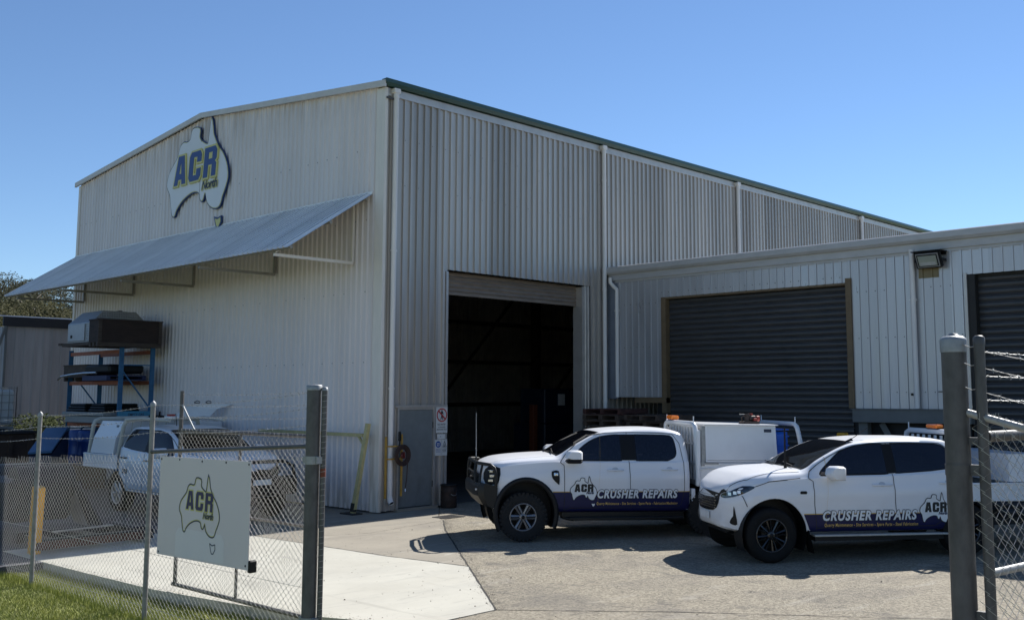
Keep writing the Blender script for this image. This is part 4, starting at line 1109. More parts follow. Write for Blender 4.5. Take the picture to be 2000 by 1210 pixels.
b.tube([(.73, -.62, 1.272), (.75, 0, 1.285), (.73, .62, 1.272)], .030, 12).tube([(.76, -.55, 1.10), (.77, .55, 1.10)], .018, 10)
lbuild(b, 'hoop_bars', uA)
for s in (1, -1):
    b = MB().mat(mat('lamp_lens', (.55, .57, .6), .08, .2, .1, 9, coat=1)).box(.70, .785, s*.62, s*.80, .83, .865, ch=.006); lbuild(b, 'indicator_lamp', uA)
    b = MB().mat(M_blackpl); vs, fs = fill_grid(smooth_poly([(.38, 1.20), (.55, 1.215), (.62, 1.10), (.60, .94), (.44, .94), (.40, 1.0)], 2), .06); b.add(conf(bvh, vs, s, .01), fs, True); hl = lbuild(b, 'headlight', uA)
    b = MB().mat(M_chrome)
    for (x, z) in ((.50, 1.145), (.50, 1.07), (.52, .995)):
        p = conf(bvh, [(x, z)], s, .02)[0]; b.box(p.x-.05, p.x+.045, p.y-.012, p.y+.012, z-.022, z+.022, ch=.006)
    lbuild(b, 'headlight_reflector', hl)
b = MB().mat(M_blackpl); vs, fs = fill_grid([(-.42, .70), (.42, .70), (.45, 1.08), (-.45, 1.08)], .09); b.add(conf(bvh, vs, 1, .02, 'front'), fs, True)
for z in (.8, .9, 1.0): b.box(.70, .735, -.4, .4, z, z+.03)
lbuild(b, 'grille', uA)
b = MB().mat(M_blackpl).cyl((.73, .40, 1.28), (.73, .40, 1.36), .014, 8); b.mat(mat('aerial', (.35, .35, .35), .4)).cyl((.73, .40, 1.36), (.735, .40, 2.10), .007, 6, .0045); lbuild(b, 'bar_aerial', uA)
for s in (1, -1):
    b = MB().mat(M_bar).box(-2.78, -.78, s*.74, s*.965, .345, .40, ch=.012).box(-2.80, -.66, s*.60, s*.88, .40, .475)
    b.tube([(-.66, s*.80, .40), (-.76, s*.88, .37), (-.85, s*.93, .36)], .028, 8); lbuild(b, 'side_step', uA)
# tray
tray_side(uA, -3.04, -5.08, .90, 1.30, (1.22, 1.08, 1.0))
b = MB().mat(M_white_metal)
for s in (1, -1): b.box(-3.10, -3.02, s*.86, s*.945, .90, 1.86, ch=.015)
lbuild(b, 'headboard_post', uA)
hoop(uA, -3.06, 1.3, 1.965, .042, .88, .03, 'headboard_hoop')
b = MB().mat(M_white_metal)
for i in range(9): b.box(-3.075, -3.05, -.7+i*.17, -.66+i*.17, 1.0, 1.92)
for z in (1.25, 1.6, 1.9): b.box(-3.08, -3.05, -.84, .84, z, z+.03)
lbuild(b, 'headboard_mesh', uA)
b = MB().mat(M_steel)
b.box(-3.21, -3.12, -.90, .90, 1.305, 1.925, ch=.01); lbuild(b, 'toolbox_end', uA)
b = MB().mat(M_paint)
b.add([(-3.20, .93, 1.312), (-4.52, .93, 1.312), (-4.50, .90, 1.945), (-3.20, .90, 1.945), (-3.20, -.93, 1.312), (-4.52, -.93, 1.312), (-4.50, -.90, 1.945), (-3.20, -.90, 1.945)], [(0, 3, 2, 1), (4, 5, 6, 7), (3, 7, 6, 2), (0, 1, 5, 4), (0, 4, 7, 3), (1, 2, 6, 5)], False)
tb = lbuild(b, 'toolbox', uA)
b = MB().mat(M_white_metal).box(-4.54, -3.17, -.95, .95, 1.945, 1.965, ch=.005).add([(-3.23, .9315, 1.345), (-4.475, .9315, 1.345), (-4.46, .903, 1.925), (-3.23, .903, 1.925)], [(0, 3, 2, 1)], False)
lbuild(b, 'toolbox_door', tb)
b = MB().mat(M_joint)
for z in (1.34,): b.box(-4.48, -3.22, .9318, .934, z, z+.006)
b.mat(mat('maker_plate', (.02, .025, .05), .4)).add([(-4.28, .912, 1.83), (-4.42, .912, 1.83), (-4.42, .9085, 1.885), (-4.28, .9085, 1.885)], [(0, 3, 2, 1)], False)
lbuild(b, 'toolbox_plate', tb)
vs, fs = curve_polys(None, .001, 'TOOLBOX', .026, 0) if False else ([], [])
b = MB().mat(M_steel).box(-3.42, -3.14, .936, .95, 1.275, 1.30).box(-3.16, -3.10, .936, .962, 1.25, 1.32); lbuild(b, 'toolbox_latch', uA)
b = MB().mat(M_white_metal)
for s in (1, -1):
    b.tube([(-3.06, s*.937, 1.185), (-3.25, s*.937, 1.215), (-3.45, s*.937, 1.205), (-3.62, s*.937, 1.15), (-3.75, s*.937, 1.08)], .014, 6)
lbuild(b, 'mudguard_trim', uA)
hoop(uA, -5.03, 1.30, 1.975, .042, .88, .10)
b = MB().mat(M_blackpl).box(-3.10, -3.0, -.62, -.38, 1.995, 2.01); b.mat(M_orange).box(-3.13, -2.98, -.66, -.34, 2.01, 2.085, ch=.02); lbuild(b, 'beacon', uA)
b = MB().mat(M_paint).box(-3.0, -2.935, .80, .92, .50, .86, ch=.01); lbuild(b, 'mudflap_panel', uA)
b = MB().mat(M_blackpl)
for s in (1, -1):
    n = 20; pts = [(-3.27+.50*cos(pi*k/n), .42+.46*sin(pi*k/n)) for k in range(n+1)]
    b.add([(x, s*.60, z) for x, z in pts]+[(x, s*.90, z) for x, z in pts], [(i, i+1, n+2+i, n+1+i) for i in range(n)], True)
lbuild(b, 'rear_mudguard', uA)
b = MB().mat(M_steel).box(-4.9, -3.9, .6, .85, .62, .88, ch=.01); lbuild(b, 'under_tray_box', uA)
# loose things carried on the tray
def ute_world(u, x, y, z):
    M = Matrix.Translation(u.location) @ Matrix.Rotation(u.rotation_euler.z, 4, 'Z'); return M @ Vector((x, y, z))
p = ute_world(uA, -4.68, .30, 1.0)
cr = thing('plastic_crate', p, 'blue ribbed plastic crate standing on end in the tray of the bull-bar ute', 'crate', None, uA.rotation_euler.z)
SKEW[0] = 0; M_crate = mat('blue_crate_plastic', (.012, .10, .48), .4, 0, .1, 8)
b = MB().mat(M_crate).box(-.11, .10, -.28, .42, .22, .74, ch=.03); lbuild(b, 'shell', cr)
b = MB().mat(M_crate)
for i in range(6): b.box(-.14, .13, -.25+i*.125, -.235+i*.125, .20, .75, ch=.006)
for z in (.34, .50, .66, .78): b.box(-.15, .135, -.29, .43, z, z+.02)
lbuild(b, 'ribs', cr)
b = MB().mat(M_steel).box(-.17, -.146, .02, .06, .40, .66); b.mat(M_red).box(-.17, -.15, .0, .22, .33, .40); lbuild(b, 'label_plate', cr)
p = ute_world(uA, -4.16, .50, 1.885)
en = thing('air_compressor', p, 'small greasy red and black engine pump on top of the white toolbox', 'compressor', None, uA.rotation_euler.z)
M_greasy = mat('greasy_iron', (.05, .035, .03), .5, .4, .4, 25); M_redp = mat('red_paint', (.30, .03, .02), .5, 0, .2, 20)
b = MB().mat(M_greasy).box(-.16, .14, -.12, .12, 0, .05).cyl((-.12, 0, .10), (.0, 0, .10), .055, 14).cyl((.02, 0, .05), (.02, 0, .15), .05, 12)
b.tube([(.1, -.05, .05), (.13, 0, .12), (.08, .04, .17), (0, .04, .18)], .012, 8).box(-.02, .06, -.05, .05, .13, .17); lbuild(b, 'engine_block', en)
b = MB().mat(M_redp).cyl((-.20, 0, .10), (-.15, 0, .10), .05, 14).cyl((-.06, -.02, .14), (-.06, -.02, .19), .03, 10).box(-.13, -.07, .03, .09, .05, .11, ch=.01); lbuild(b, 'red_cover', en)
b = MB().mat(M_steel).cyl((-.04, -.03, .17), (.16, -.03, .175), .008, 6); lbuild(b, 'handle', en)

# ------------------------------------------------------------------ ute with body-colour nose and black wheels
ST_B = [(.68, .10, .54, .93, .07, .95, .96), (.67, .24, .52, .94, .18, .965, .985), (.645, .38, .49, .955, .30, .99, 1.01), (.61, .51, .465, .975, .43, 1.02, 1.045), (.56, .63, .45, 1.005, .54, 1.06, 1.09), (.49, .73, .435, 1.04, .62, 1.10, 1.135), (.40, .815, .43, 1.08, .69, 1.15, 1.185), (.27, .88, .42, 1.13, .745, 1.205, 1.245), (.12, .915, .42, 1.17, .77, 1.24, 1.28), (-.05, .93, .42, 1.195, .78, 1.265, 1.305), (-.40, .93, .42, 1.215, .78, 1.285, 1.325), (-.52, .93, .42, 1.225, .78, 1.292, 1.33),
        (-.62, .93, .42, 1.23, .775, 1.32, 1.355), (-.80, .93, .42, 1.235, .76, 1.43, 1.46), (-1.0, .93, .42, 1.24, .74, 1.53, 1.56), (-1.2, .93, .42, 1.245, .72, 1.62, 1.645), (-1.42, .93, .42, 1.25, .70, 1.685, 1.715), (-1.7, .93, .42, 1.255, .69, 1.715, 1.765), (-2.1, .93, .42, 1.265, .69, 1.73, 1.79), (-2.6, .93, .42, 1.29, .69, 1.725, 1.79), (-2.95, .925, .42, 1.32, .69, 1.70, 1.77), (-3.09, .91, .43, 1.34, .68, 1.64, 1.73), (-3.15, .88, .45, 1.35, .66, 1.56, 1.65)]
specB = dict(seats=[(-1.70, 1.57, 'front_seat'), (-2.65, 1.52, 'rear_seat')], st=ST_B, arch=[(-.05, .40, .50, .52)], wb=3.125, r=.393, rr=.245, rim='black',
    windows=[smooth_poly([(-.80, 1.245), (-.83, 1.30), (-1.02, 1.455), (-1.19, 1.575), (-1.43, 1.655), (-1.72, 1.68), (-1.88, 1.685)], 3, False)+[(-1.88, 1.265)], [(-2.02, 1.688)]+smooth_poly([(-2.55, 1.69), (-2.82, 1.675), (-2.93, 1.61), (-2.99, 1.48), (-3.01, 1.355)], 3, False)+[(-2.60, 1.31), (-2.02, 1.275)]],
    pillar=[(-1.87, 1.26), (-1.87, 1.69), (-2.03, 1.695), (-2.03, 1.27)],
    ws=(-.565, -1.45, .73, .60), handles=[(-1.60, -1.92, 1.10), (-2.70, -3.0, 1.125)], mirror=(-.95, 1.285, .25, .20),
    gaps=[[(-.60, 1.20), (-.665, 1.16), (-.67, .85), (-.70, .46)], [(-1.95, 1.255), (-1.96, .9), (-1.985, .52)], [(-.60, 1.20), (-.64, 1.29), (-.80, 1.40), (-1.0, 1.51), (-1.2, 1.60), (-1.42, 1.665), (-1.7, 1.70), (-2.3, 1.71), (-2.84, 1.70), (-2.98, 1.62), (-3.06, 1.40), (-3.06, .95)], [(-.70, .49), (-2.6, .50), (-2.78, .60)], [(-1.95, 1.69), (-1.95, 1.705)], [(.40, .95), (.34, .80)], [(.22, 1.085), (.02, 1.155), (-.47, 1.20)]],
    topgaps=[[(.71, .0), (.66, .35), (.56, .58), (.3, .765), (-.5, .785)]])
uB, bvh, bodyB = ute('parked_ute', (-.036, -9.306), 144, 'white twin-cab ute with black wheels and unprotected white nose, nearest the gate post', specB, .012)
side_livery(uB, bvh, 1, (-.50, -.60), -3.08, None, .685, -.80, 1.50, .60, .135, 'Quarry Maintenance - Site Services - Spare Parts - Steel Fabrication', -.82, 1.50, .51, -2.36, .50, .555, .42, 0)
for s in (1, -1):
    b = MB().mat(mat('dark_headlight', (.012, .013, .016), .06, 0, .1, 8, coat=1)); vs, fs = fill_grid(smooth_poly([(.22, 1.085), (.38, 1.085), (.52, 1.005), (.60, .955), (.60, .90), (.54, .91), (.44, .95), (.30, 1.025)], 2), .05); b.add(conf(bvh, vs, s, .006), fs, True); hl = lbuild(b, 'headlight', uB)
    b = MB().mat(M_chrome)
    for (x, z, w) in ((.43, 1.00, .018), (.475, .985, .018), (.53, .965, .015)):
        vs, fs = fill_grid([(x-w, z-.022), (x+w, z-.022), (x+w, z+.022), (x-w, z+.022)], .05); b.add(conf(bvh, vs, s, .010), fs, True)
    lbuild(b, 'headlight_reflector', hl)
b = MB().mat(mat('grille_black', (.010, .010, .011), .25, coat=.4)); vs, fs = fill_grid([(-.46, .895), (-.445, .82), (-.40, .75), (-.30, .70), (-.15, .69), (.15, .69), (.30, .70), (.40, .75), (.445, .82), (.46, .895), (.3, .895), (0, .89), (-.3, .895)], .07); b.add(conf(bvh, vs, 1, .008, 'front'), fs, True); gr = lbuild(b, 'grille', uB)
b = MB().mat(M_chrome)
rr_ = random.Random(4)
for r_ in range(6):
    for c_ in range(15):
        y, z = -.36+c_*.05+(r_ % 2)*.026, .74+r_*.036; p = conf(bvh, [(y, z)], 1, .012, 'front')[0]; b.box(p.x-.004, p.x+.006, p.y-.008, p.y+.008, z-.005, z+.005)
lbuild(b, 'grille_studs', gr)
for s in (1, -1):
    b = MB().mat(M_blackpl); vs, fs = fill_grid(smooth_poly([(.50, .80), (.48, .70), (.46, .54), (.51, .53), (.54, .56), (.52, .63), (.505, .66)], 2), .05); b.add(conf(bvh, vs, s, .006), fs, True); lbuild(b, 'fog_lamp_recess', uB)
    b = MB().mat(M_blackpl); vs, fs = fill_grid([(-.54+s*.0, 1.02)] if False else smooth_poly([(-.44, 1.005), (-.45, .98), (-.545, .98), (-.555, 1.005), (-.54, 1.02), (-.46, 1.02)], 1), .04); b.add(conf(bvh, vs, s, .006), fs, True); lbuild(b, 'fender_badge', uB)
    b = MB().mat(mat('step_trim', (.42, .42, .40), .4, .2)).box(-3.05, -.66, s*.80, s*.945, .365, .395, ch=.008); b.mat(M_blackpl).box(-3.0, -.68, s*.70, s*.90, .30, .364); lbuild(b, 'side_step', uB)
    b = MB().mat(M_dark).add([(-.56, s*.72, .46), (-.56, s*.93, .46), (-.64, s*.93, .13), (-.64, s*.72, .13)], [(0, 1, 2, 3)], False).add([(-.57, s*.72, .46), (-.57, s*.93, .46), (-.65, s*.93, .13), (-.65, s*.72, .13)], [(0, 1, 2, 3)], False); lbuild(b, 'mudflap', uB)
b = MB().mat(M_blackpl).box(.26, .52, -.46, .46, .37, .45, ch=.03).box(.24, .36, -.72, .72, .37, .42, ch=.02); lbuild(b, 'lower_bumper', uB)
b = MB().mat(M_wt)
p = conf(bvh, [(0, .62)], 1, .01, 'front')[0]; b.box(p.x, p.x+.012, -.19, .19, .57, .67); lbuild(b, 'number_plate', uB)
b = MB().mat(M_blackpl); q = conf(bvh, [(-1.50, .45)], 1, 0, 'top')[0]
b.add([(q.x+.10, q.y, q.z-.01), (q.x-.05, q.y+.03, q.z), (q.x-.05, q.y-.03, q.z), (q.x-.03, q.y, q.z+.045)], [(0, 1, 3), (0, 3, 2), (1, 2, 3)], False).cyl((q.x-.03, q.y, q.z+.03), (q.x-.30, q.y, q.z+.20), .005, 6); lbuild(b, 'roof_aerial', uB)
q = conf(bvh, [(-.44, .44)], 1, 0, 'top')[0]; b = MB().mat(M_blackpl).cyl((q.x, q.y, q.z-.01), (q.x, q.y, q.z+.60), .016, 10, .012).cyl((q.x, q.y, q.z), (q.x, q.y, q.z+.04), .024, 10); lbuild(b, 'bonnet_aerial', uB)
# tray and canopy behind the gate post
tray_side(uB, -3.20, -5.15, .84, 1.12, (1.02,))
hoop(uB, -3.22, 1.10, 1.86, .042, .86, .02, 'headboard_hoop')
b = MB().mat(M_white_metal)
for i in range(9): b.box(-3.235, -3.21, -.7+i*.17, -.66+i*.17, 1.0, 1.80)
lbuild(b, 'headboard_mesh', uB)
b = MB().mat(M_blackpl).box(-3.27, -3.17, -.16, .16, 1.895, 1.91); b.mat(M_orange).box(-3.29, -3.15, -.16, .16, 1.91, 1.975, ch=.02); lbuild(b, 'beacon', uB)
b = MB().mat(M_paint)
for nm in (0,):
    pr = [(-3.9, 1.13), (-5.05, 1.13), (-5.05, 1.25), (-4.72, 1.50), (-4.5, 1.55), (-3.9, 1.55)]
    b.prism(pr, (0, -.90, 0), (1, 0, 0), (0, 0, 1), -1.80)
tb = lbuild(b, 'toolbox', uB)
b = MB().mat(M_blackpl)
for s in (1, -1):
    n = 20; pts = [(-3.125+.48*cos(pi*k/n), .42+.42*sin(pi*k/n)) for k in range(n+1)]
    b.add([(x, s*.60, z) for x, z in pts]+[(x, s*.90, z) for x, z in pts], [(i, i+1, n+2+i, n+1+i) for i in range(n)], True)
lbuild(b, 'rear_mudguard', uB)

# ------------------------------------------------------------------ shaded ute by the shed, seen from its other side
specC = dict(specB); specC['near'] = -1; specC['rim'] = 'steel'; specC['paint_handles'] = False; specC['arch'] = [(-.02, .40, .47, .49)]
uC, bvh, bodyC = ute('parked_ute', (-3.42, 1.345), 270, 'white ute with cream tube racks and toolbox in the shade behind the chain link fence', specC, .0)
M_cream = mat('cream_tube', (.50, .48, .41), .45, 0, .08, 8)
tray_side(uC, -3.18, -4.85, .86, 1.16, (1.0,))
hoop(uC, -3.30, 1.12, 1.90, .045, .84, .22, 'headboard_hoop', M_cream, False, 8); hoop(uC, -4.75, 1.12, 1.90, .045, .84, .18, 'rear_hoop', M_cream, False)
b = MB().mat(M_paint); y = .90
v = [(-3.42, y, 1.17), (-4.55, y, 1.17), (-4.45, y-.02, 1.50), (-4.36, y-.16, 1.86), (-3.24, y-.16, 1.86), (-3.36, y-.02, 1.50)]
b.add(v+[(a, -c, d) for a, c, d in v], [(0, 1, 2, 5), (5, 2, 3, 4), (6, 11, 8, 7), (11, 10, 9, 8), (4, 3, 9, 10), (0, 6, 7, 1), (1, 7, 8, 2), (2, 8, 9, 3), (0, 5, 11, 6), (5, 4, 10, 11)], False); tb = lbuild(b, 'toolbox', uC)
b = MB().mat(mat('vent_grey', (.2, .21, .23), .5)).box(-3.55, -3.45, -.79, -.775, 1.72, 1.78); lbuild(b, 'toolbox_vent', tb)
b = MB().mat(M_cream)
for s in (1, -1): b.tube([(-3.10, s*.80, 1.90), (-2.6, s*.66, 1.93), (-1.55, s*.60, 1.90)], .035, 10)
lbuild(b, 'roof_rack', uC)
b = MB().mat(M_bar).box(.78, 1.02, -.80, .80, .50, .86, ch=.05)
b.tube([(0.95, -.75, .8), (0.96, -.70, 1.05), (0.95, -.5, 1.14), (0.95, 0, 1.15), (0.95, .5, 1.14), (0.96, .70, 1.05), (0.95, .75, .8)], .034, 10)
for yy in (-.35, .35): b.tube([(.95, yy, .8), (.95, yy, 1.14)], .028, 8)
lbuild(b, 'bull_bar', uC)
b = MB().mat(M_wt).box(1.022, 1.032, -.19, .19, .72, .82); lbuild(b, 'number_plate', uC)
b = MB().mat(mat('dark_headlight')); 
for s in (1, -1):
    vs, fs = fill_grid(smooth_poly([(.35, 1.075), (.56, 1.0), (.66, .955), (.66, .88), (.58, .86), (.40, .95)], 2), .05); b.add(conf(bvh, vs, s, .006), fs, True)
lbuild(b, 'headlight', uC)
b = MB().mat(M_blackpl); vs, fs = fill_grid([(-.5, .6), (.5, .6), (.5, .96), (-.5, .96)], .08); b.add(conf(bvh, vs, 1, .008, 'front'), fs, True); lbuild(b, 'grille', uC)
b = MB().mat(M_blackpl)
for s in (1, -1):
    n = 20; pts = [(-3.125+.48*cos(pi*k/n), .42+.42*sin(pi*k/n)) for k in range(n+1)]
    b.add([(x, s*.60, z) for x, z in pts]+[(x, s*.90, z) for x, z in pts], [(i, i+1, n+2+i, n+1+i) for i in range(n)], True)
lbuild(b, 'rear_mudguard', uC)
b = MB().mat(M_black)                                            # small badge on the rear door
for polys in acr_letters(0, 0, .24, .10, .06):
    vs, fs = fill2d(polys); flat_decal(b, bvh, [(-2.9+x, .80+z) for x, z in vs], fs, -1, .004)
lbuild(b, 'door_letters', uC)
b = MB().mat(M_paint).add([(-3.55, -.5, 2.02), (-3.55, .5, 2.02), (-3.5, .5, 2.0)], [(0, 1, 2)]) if False else MB().mat(M_white_metal)
b.box(-1.75, -1.55, -.62, -.35, 1.94, 1.99, ch=.01); b.mat(M_redp).box(-1.72, -1.62, -.58, -.45, 1.99, 2.03)
b.mat(M_dark).box(-2.45, -2.0, -.62, -.5, 1.96, 2.0).cyl((-2.3, -.55, 2.0), (-2.3, -.55, 2.10), .02, 8).cyl((-2.1, -.55, 2.0), (-2.1, -.55, 2.08), .02, 8)
b.cyl((-1.45, -.5, 1.80), (-1.50, -.5, 2.04), .008, 6)
lbuild(b, 'roof_fittings', uC)
WORLD_PARTS[0] = True; SKEW[0] = 0
#PART4
# ================================================================== CHAIN LINK
def chainlink(b, A, B, zb, zt, w=.092, hstep=.0375, r=.0018, barbs=True, seed=1, nrm=None):
    """zigzag wires between base points A and B; zb, zt give bottom and top heights at t in 0..1"""
    A = Vector((A[0], A[1], 0)); B = Vector((B[0], B[1], 0)); D = B-A; L = D.length; U = D/L; N = Vector((-U.y, U.x, 0)); rr = random.Random(seed)
    n = int(L/(w/2)); vs = []; fs = []
    def tube3(pts, rad):
        k = len(vs)
        for p in pts:
            for a in (0, 2*pi/3, 4*pi/3): vs.append(p+(N*cos(a)+(U*.75+Vector((0, 0, .66)))*sin(a))*rad)
        for i in range(len(pts)-1):
            for j in range(3): a = k+i*3+j; c = k+i*3+(j+1) % 3; fs.append((a, c, c+3, a+3))
    for i in range(n):
        s0 = i*w/2; t = (s0+w/4)/L; z0, z1 = zb(t), zt(t); m = int((z1-z0)/hstep); pts = []
        sag = rr.uniform(-.004, .004)
        for j in range(m+1):
            odd = (j+i) % 2; s = s0+(w/2+.006 if odd else -.006); q = A+U*(s+sag*sin(j*.35)); z = z0+j*hstep
            pts.append(Vector((q.x, q.y, z))+N*(.0032 if odd else -.0032))
        tube3(pts, r)
        if barbs:
            p = pts[-1]; d = rr.choice((-1, 1))*rr.uniform(.2, 1)
            tube3([p, p+Vector((0, 0, .022))+U*.004*d, p+Vector((0, 0, .046))+U*.012*d+N*rr.uniform(-.01, .01)], r*1.05)
    return b.add(vs, fs, False)
def barbed(b, pts, seed=0, step=.115, r=.0017, sag=.03):
    rr = random.Random(seed)
    for P, Q in zip(pts[:-1], pts[1:]):
        P = Vector(P); Q = Vector(Q); L = (Q-P).length; n = max(2, int(L/.06)); U = (Q-P)/L; N = U.cross(Vector((0, 0, 1))).normalized(); path = []; V = N.cross(U)
        for ph in (0, pi):
            path = []
            for i in range(n+1):
                t = i/n; p = P.lerp(Q, t)-Vector((0, 0, sag*4*t*(1-t))); a = i*1.7+ph; path.append(p+(N*cos(a)+V*sin(a))*.0025)
            b.tube(path, r*.75, 3, cap=False)
        k = int(L/step)
        for i in range(k):
            t = (i+.5+rr.uniform(-.15, .15))/k; p = P.lerp(Q, t)-Vector((0, 0, sag*4*t*(1-t)))
            for q in range(2):
                a = rr.uniform(0, pi); d = (N*cos(a)+V*sin(a))*.016+U*rr.uniform(-.008, .008); b.tube([p-d, p+d], r*.9, 3, cap=False)
            b.cyl(p-U*.006, p+U*.006, .005, 5)
FX = -7.52
def fz(y): return 1.50-(y+1.1)*.051            # height of the rail and mesh top along the fence
def post(parent, x, y, z0, z1, r, m=M_steeldark, cap=True, name='post'):
    b = MB().mat(m).cyl((x, y, z0), (x, y, z1-.02), r, 20)
    b.mat(M_steel).lathe([(r+.004, -.045), (r+.006, -.012), (r*.82, .004), (r*.35, .012), (r*.3, .02), (0, .022)], Matrix.Translation((x, y, z1-.02)), 20)
    return b.build(name, parent)
M_postg = mat('post_galvanised', (.24, .235, .225), .5, .3, .2, 14)
fence = thing('chain_link_fence', (FX, -3, -.14), 'tall chain link fence with barbed wire on top along the lawn at the left', 'fence')
for (y, zt) in ((.95, 2.08), (-2.25, 2.205), (-5.58, 2.364)): post(fence, FX, y, -.16, zt, .0285, M_postg)
b = MB().mat(M_wire)
chainlink(b, (FX+.035, 4.6), (FX+.035, -8.86), lambda t: -.13, lambda t: fz(4.6-13.46*t)-.0, seed=3)
b.build('chain_link_mesh', fence)
b = MB().mat(M_wire)
for z0 in (.02, .62, 0): 
    ys = [4.6, .95, -2.25, -5.58, -8.86]
    for ya, yb in zip(ys[:-1], ys[1:]):
        za, zc = (z0, z0) if z0 else (fz(ya)-.06, fz(yb)-.06)
        b.tube([(FX+.033, ya+(yb-ya)*k/6, za+(zc-za)*k/6-.012*sin(pi*k/6)) for k in range(7)], .0022, 4, cap=False)
b.build('tension_wire', fence)
b = MB().mat(M_steeldark).cyl((FX, -5.60, 1.775), (FX, -8.80, 1.945), .022, 12); b.build('top_rail', fence)
b = MB().mat(M_wire)
for k, dz in enumerate((0, .15, .31)):
    barbed(b, [(FX+.03, 4.6, 1.93-dz+.04), (FX+.03, .95, 2.02-dz), (FX+.03, -2.25, 2.15-dz), (FX+.03, -5.58, 2.31-dz*1.0), (FX+.03, -8.86, 2.46-dz)], seed=k, sag=.035)
b.build('barbed_wire', fence)
gp = thing('gate_post', (FX, -8.78, -.14), 'thick galvanised gate post with a flat cap at the end of the left fence', 'gate post')
b = MB().mat(M_steeldark).cyl((FX, -8.86, -.15), (FX, -8.86, 2.52), .068, 28); b.mat(M_steel).lathe([(.073, -.05), (.075, -.006), (.068, .0), (.0, .004)], Matrix.Translation((FX, -8.86, 2.525)), 28); b.build('pipe', gp)
b = MB().mat(M_steel)
for z in (.30, 1.78): b.cyl((FX, -8.86, z), (FX, -8.86, z+.075), .073, 24).box(FX-.02, FX+.05, -8.96, -8.92, z+.005, z+.07).box(FX-.03, FX+.05, -8.80, -8.74, z+.005, z+.07)
b.build_islands('collar', gp)
b = MB().mat(M_steeldark).cyl((FX+.055, -8.76, -.15), (FX+.055, -8.76, 2.50), .036, 16); b.build('stay_pipe', gp)
gp2 = thing('gate_stile', (FX+.08, -8.99, -.14), 'slim rusty pipe wound with wire standing right against the left gate post', 'gate stile')
b = MB().mat(M_steeldark).cyl((FX+.06, -8.945, -.02), (FX+.06, -8.945, 2.49), .026, 16); b.mat(M_steel).lathe([(.029, -.03), (.029, 0), (0, .006)], Matrix.Translation((FX+.06, -8.945, 2.50)), 16)
b.mat(mat('rust', (.16, .04, .02), .8, 0, .3, 20)).cyl((FX+.06, -8.945, 1.66), (FX+.06, -8.945, 1.74), .027, 16); b.build('pipe', gp2)
b = MB().mat(M_wire)
for i in range(44):
    z = .1+i*.055; b.tube([(FX+.06+.028*cos(a), -8.945+.028*sin(a), z+a*.004) for a in [k*pi/5 for k in range(9)]], .0022, 3, cap=False)
b.build('wire_wrap', gp2)

# open gate leaf standing behind the fence
GX = -6.78
ga = thing('gate_leaf', (GX, -6, 0), 'open chain link gate leaf standing behind the map sign on the fence', 'gate')
def zg(y): return 1.99
b = MB().mat(M_steeldark)
b.cyl((GX, -4.86, 1.985), (GX, -7.72, 1.985), .022, 12).cyl((GX, -4.76, .085), (GX, -7.72, .085), .024, 12).cyl((GX, -4.80, 1.03), (GX, -7.72, 1.03), .018, 12)
b.cyl((GX, -4.82, .07), (GX, -4.82, 2.48), .024, 12).cyl((GX, -6.27, .08), (GX, -6.27, 1.98), .018, 12).cyl((GX, -7.72, .08), (GX, -7.72, 2.5), .024, 12)
b.mat(M_steel).cyl((GX, -4.84, 2.30), (GX, -5.16, 2.0), .012, 8)
b.build('frame', ga)
b = MB().mat(M_wire); chainlink(b, (GX-.03, -4.83), (GX-.03, -7.72), lambda t: .09, lambda t: 2.0, seed=9)
b.build('chain_link_mesh', ga)
b = MB().mat(M_wire)
for k, z in enumerate((2.44, 2.30, 2.16)): barbed(b, [(GX, -4.82, z), (GX, -7.72, z+.02)], seed=20+k, sag=.02)
b.build('barbed_wire', ga)
# sign panel
sp = thing('fence_sign', (FX-.03, -6.87, .65), 'square white ACR North map sign wired to the chain link fence', 'sign')
M_panel = mat('sign_panel', (.71, .635, .635), .38, 0, .02, 1.5, coat=.15)
O = Vector((FX-.03, -5.89, .655)); Wd = 1.94; Hd = 1.085
b = MB().mat(M_panel).prism([(0, 0), (Wd, 0.03), (Wd, Hd+.02), (0, Hd)], O, (0, -1, 0), (0, 0, 1), .005); b.build('panel', sp)
def on_panel(vs, off): return [O+Vector((-off, -x, z)) for x, z in vs]
mwid = .84; mx0, mz0 = .50, .305; mh = .86
aus = [(mx0+x*mwid, mz0+z*mwid*mh) for x, z in AUSW]
def ring(b, poly, g0, g1, off):
    o = grow(poly, g1) if g1 else poly; i_ = grow(poly, g0) if g0 else poly
    if area(poly) < 0: poly = poly[::-1]
    if not g0: i_ = poly
    n = len(o); v = on_panel(o, off)+on_panel(i_, off); b.add(v, [(k, (k+1) % n, n+(k+1) % n, n+k) for k in range(n)], False)
b = MB().mat(M_logo_yel); ring(b, aus, -.004, .012, .0062); b.build('yellow_outline', sp)
b = MB().mat(M_print); ring(b, aus, .004, .018, .0072); ts = [(mx0+x*mwid, mz0-.01+z*mwid) for x, z in TAS]; ring(b, ts, 0, .012, .0072); b.build('dark_outline', sp)
for polys in acr_letters(mx0+.16*mwid, mz0+.285*mwid, .68*mwid, .235*mwid, .055):
    b = MB().mat(M_logo_yel); vs, fs = fill2d([grow(polys[0], .014)]); b.add(on_panel(vs, .0064), fs, False); b.build('letter_edge', sp)
    b = MB().mat(mat('print_navy', (.018, .02, .10), .4)); vs, fs = fill2d(polys); b.add(on_panel(vs, .0074), fs, False); b.build('letter', sp)
for off, dd, m in ((.010, .0064, M_logo_yel), (.0035, .0074, M_print)):
    vs, fs = curve_polys(None, off, 'North', .085, .25); b = MB().mat(m); b.add(on_panel([(x+mx0+.60*mwid, z+mz0+.195*mwid) for x, z in vs], dd), fs, False); b.build('small_lettering', sp)
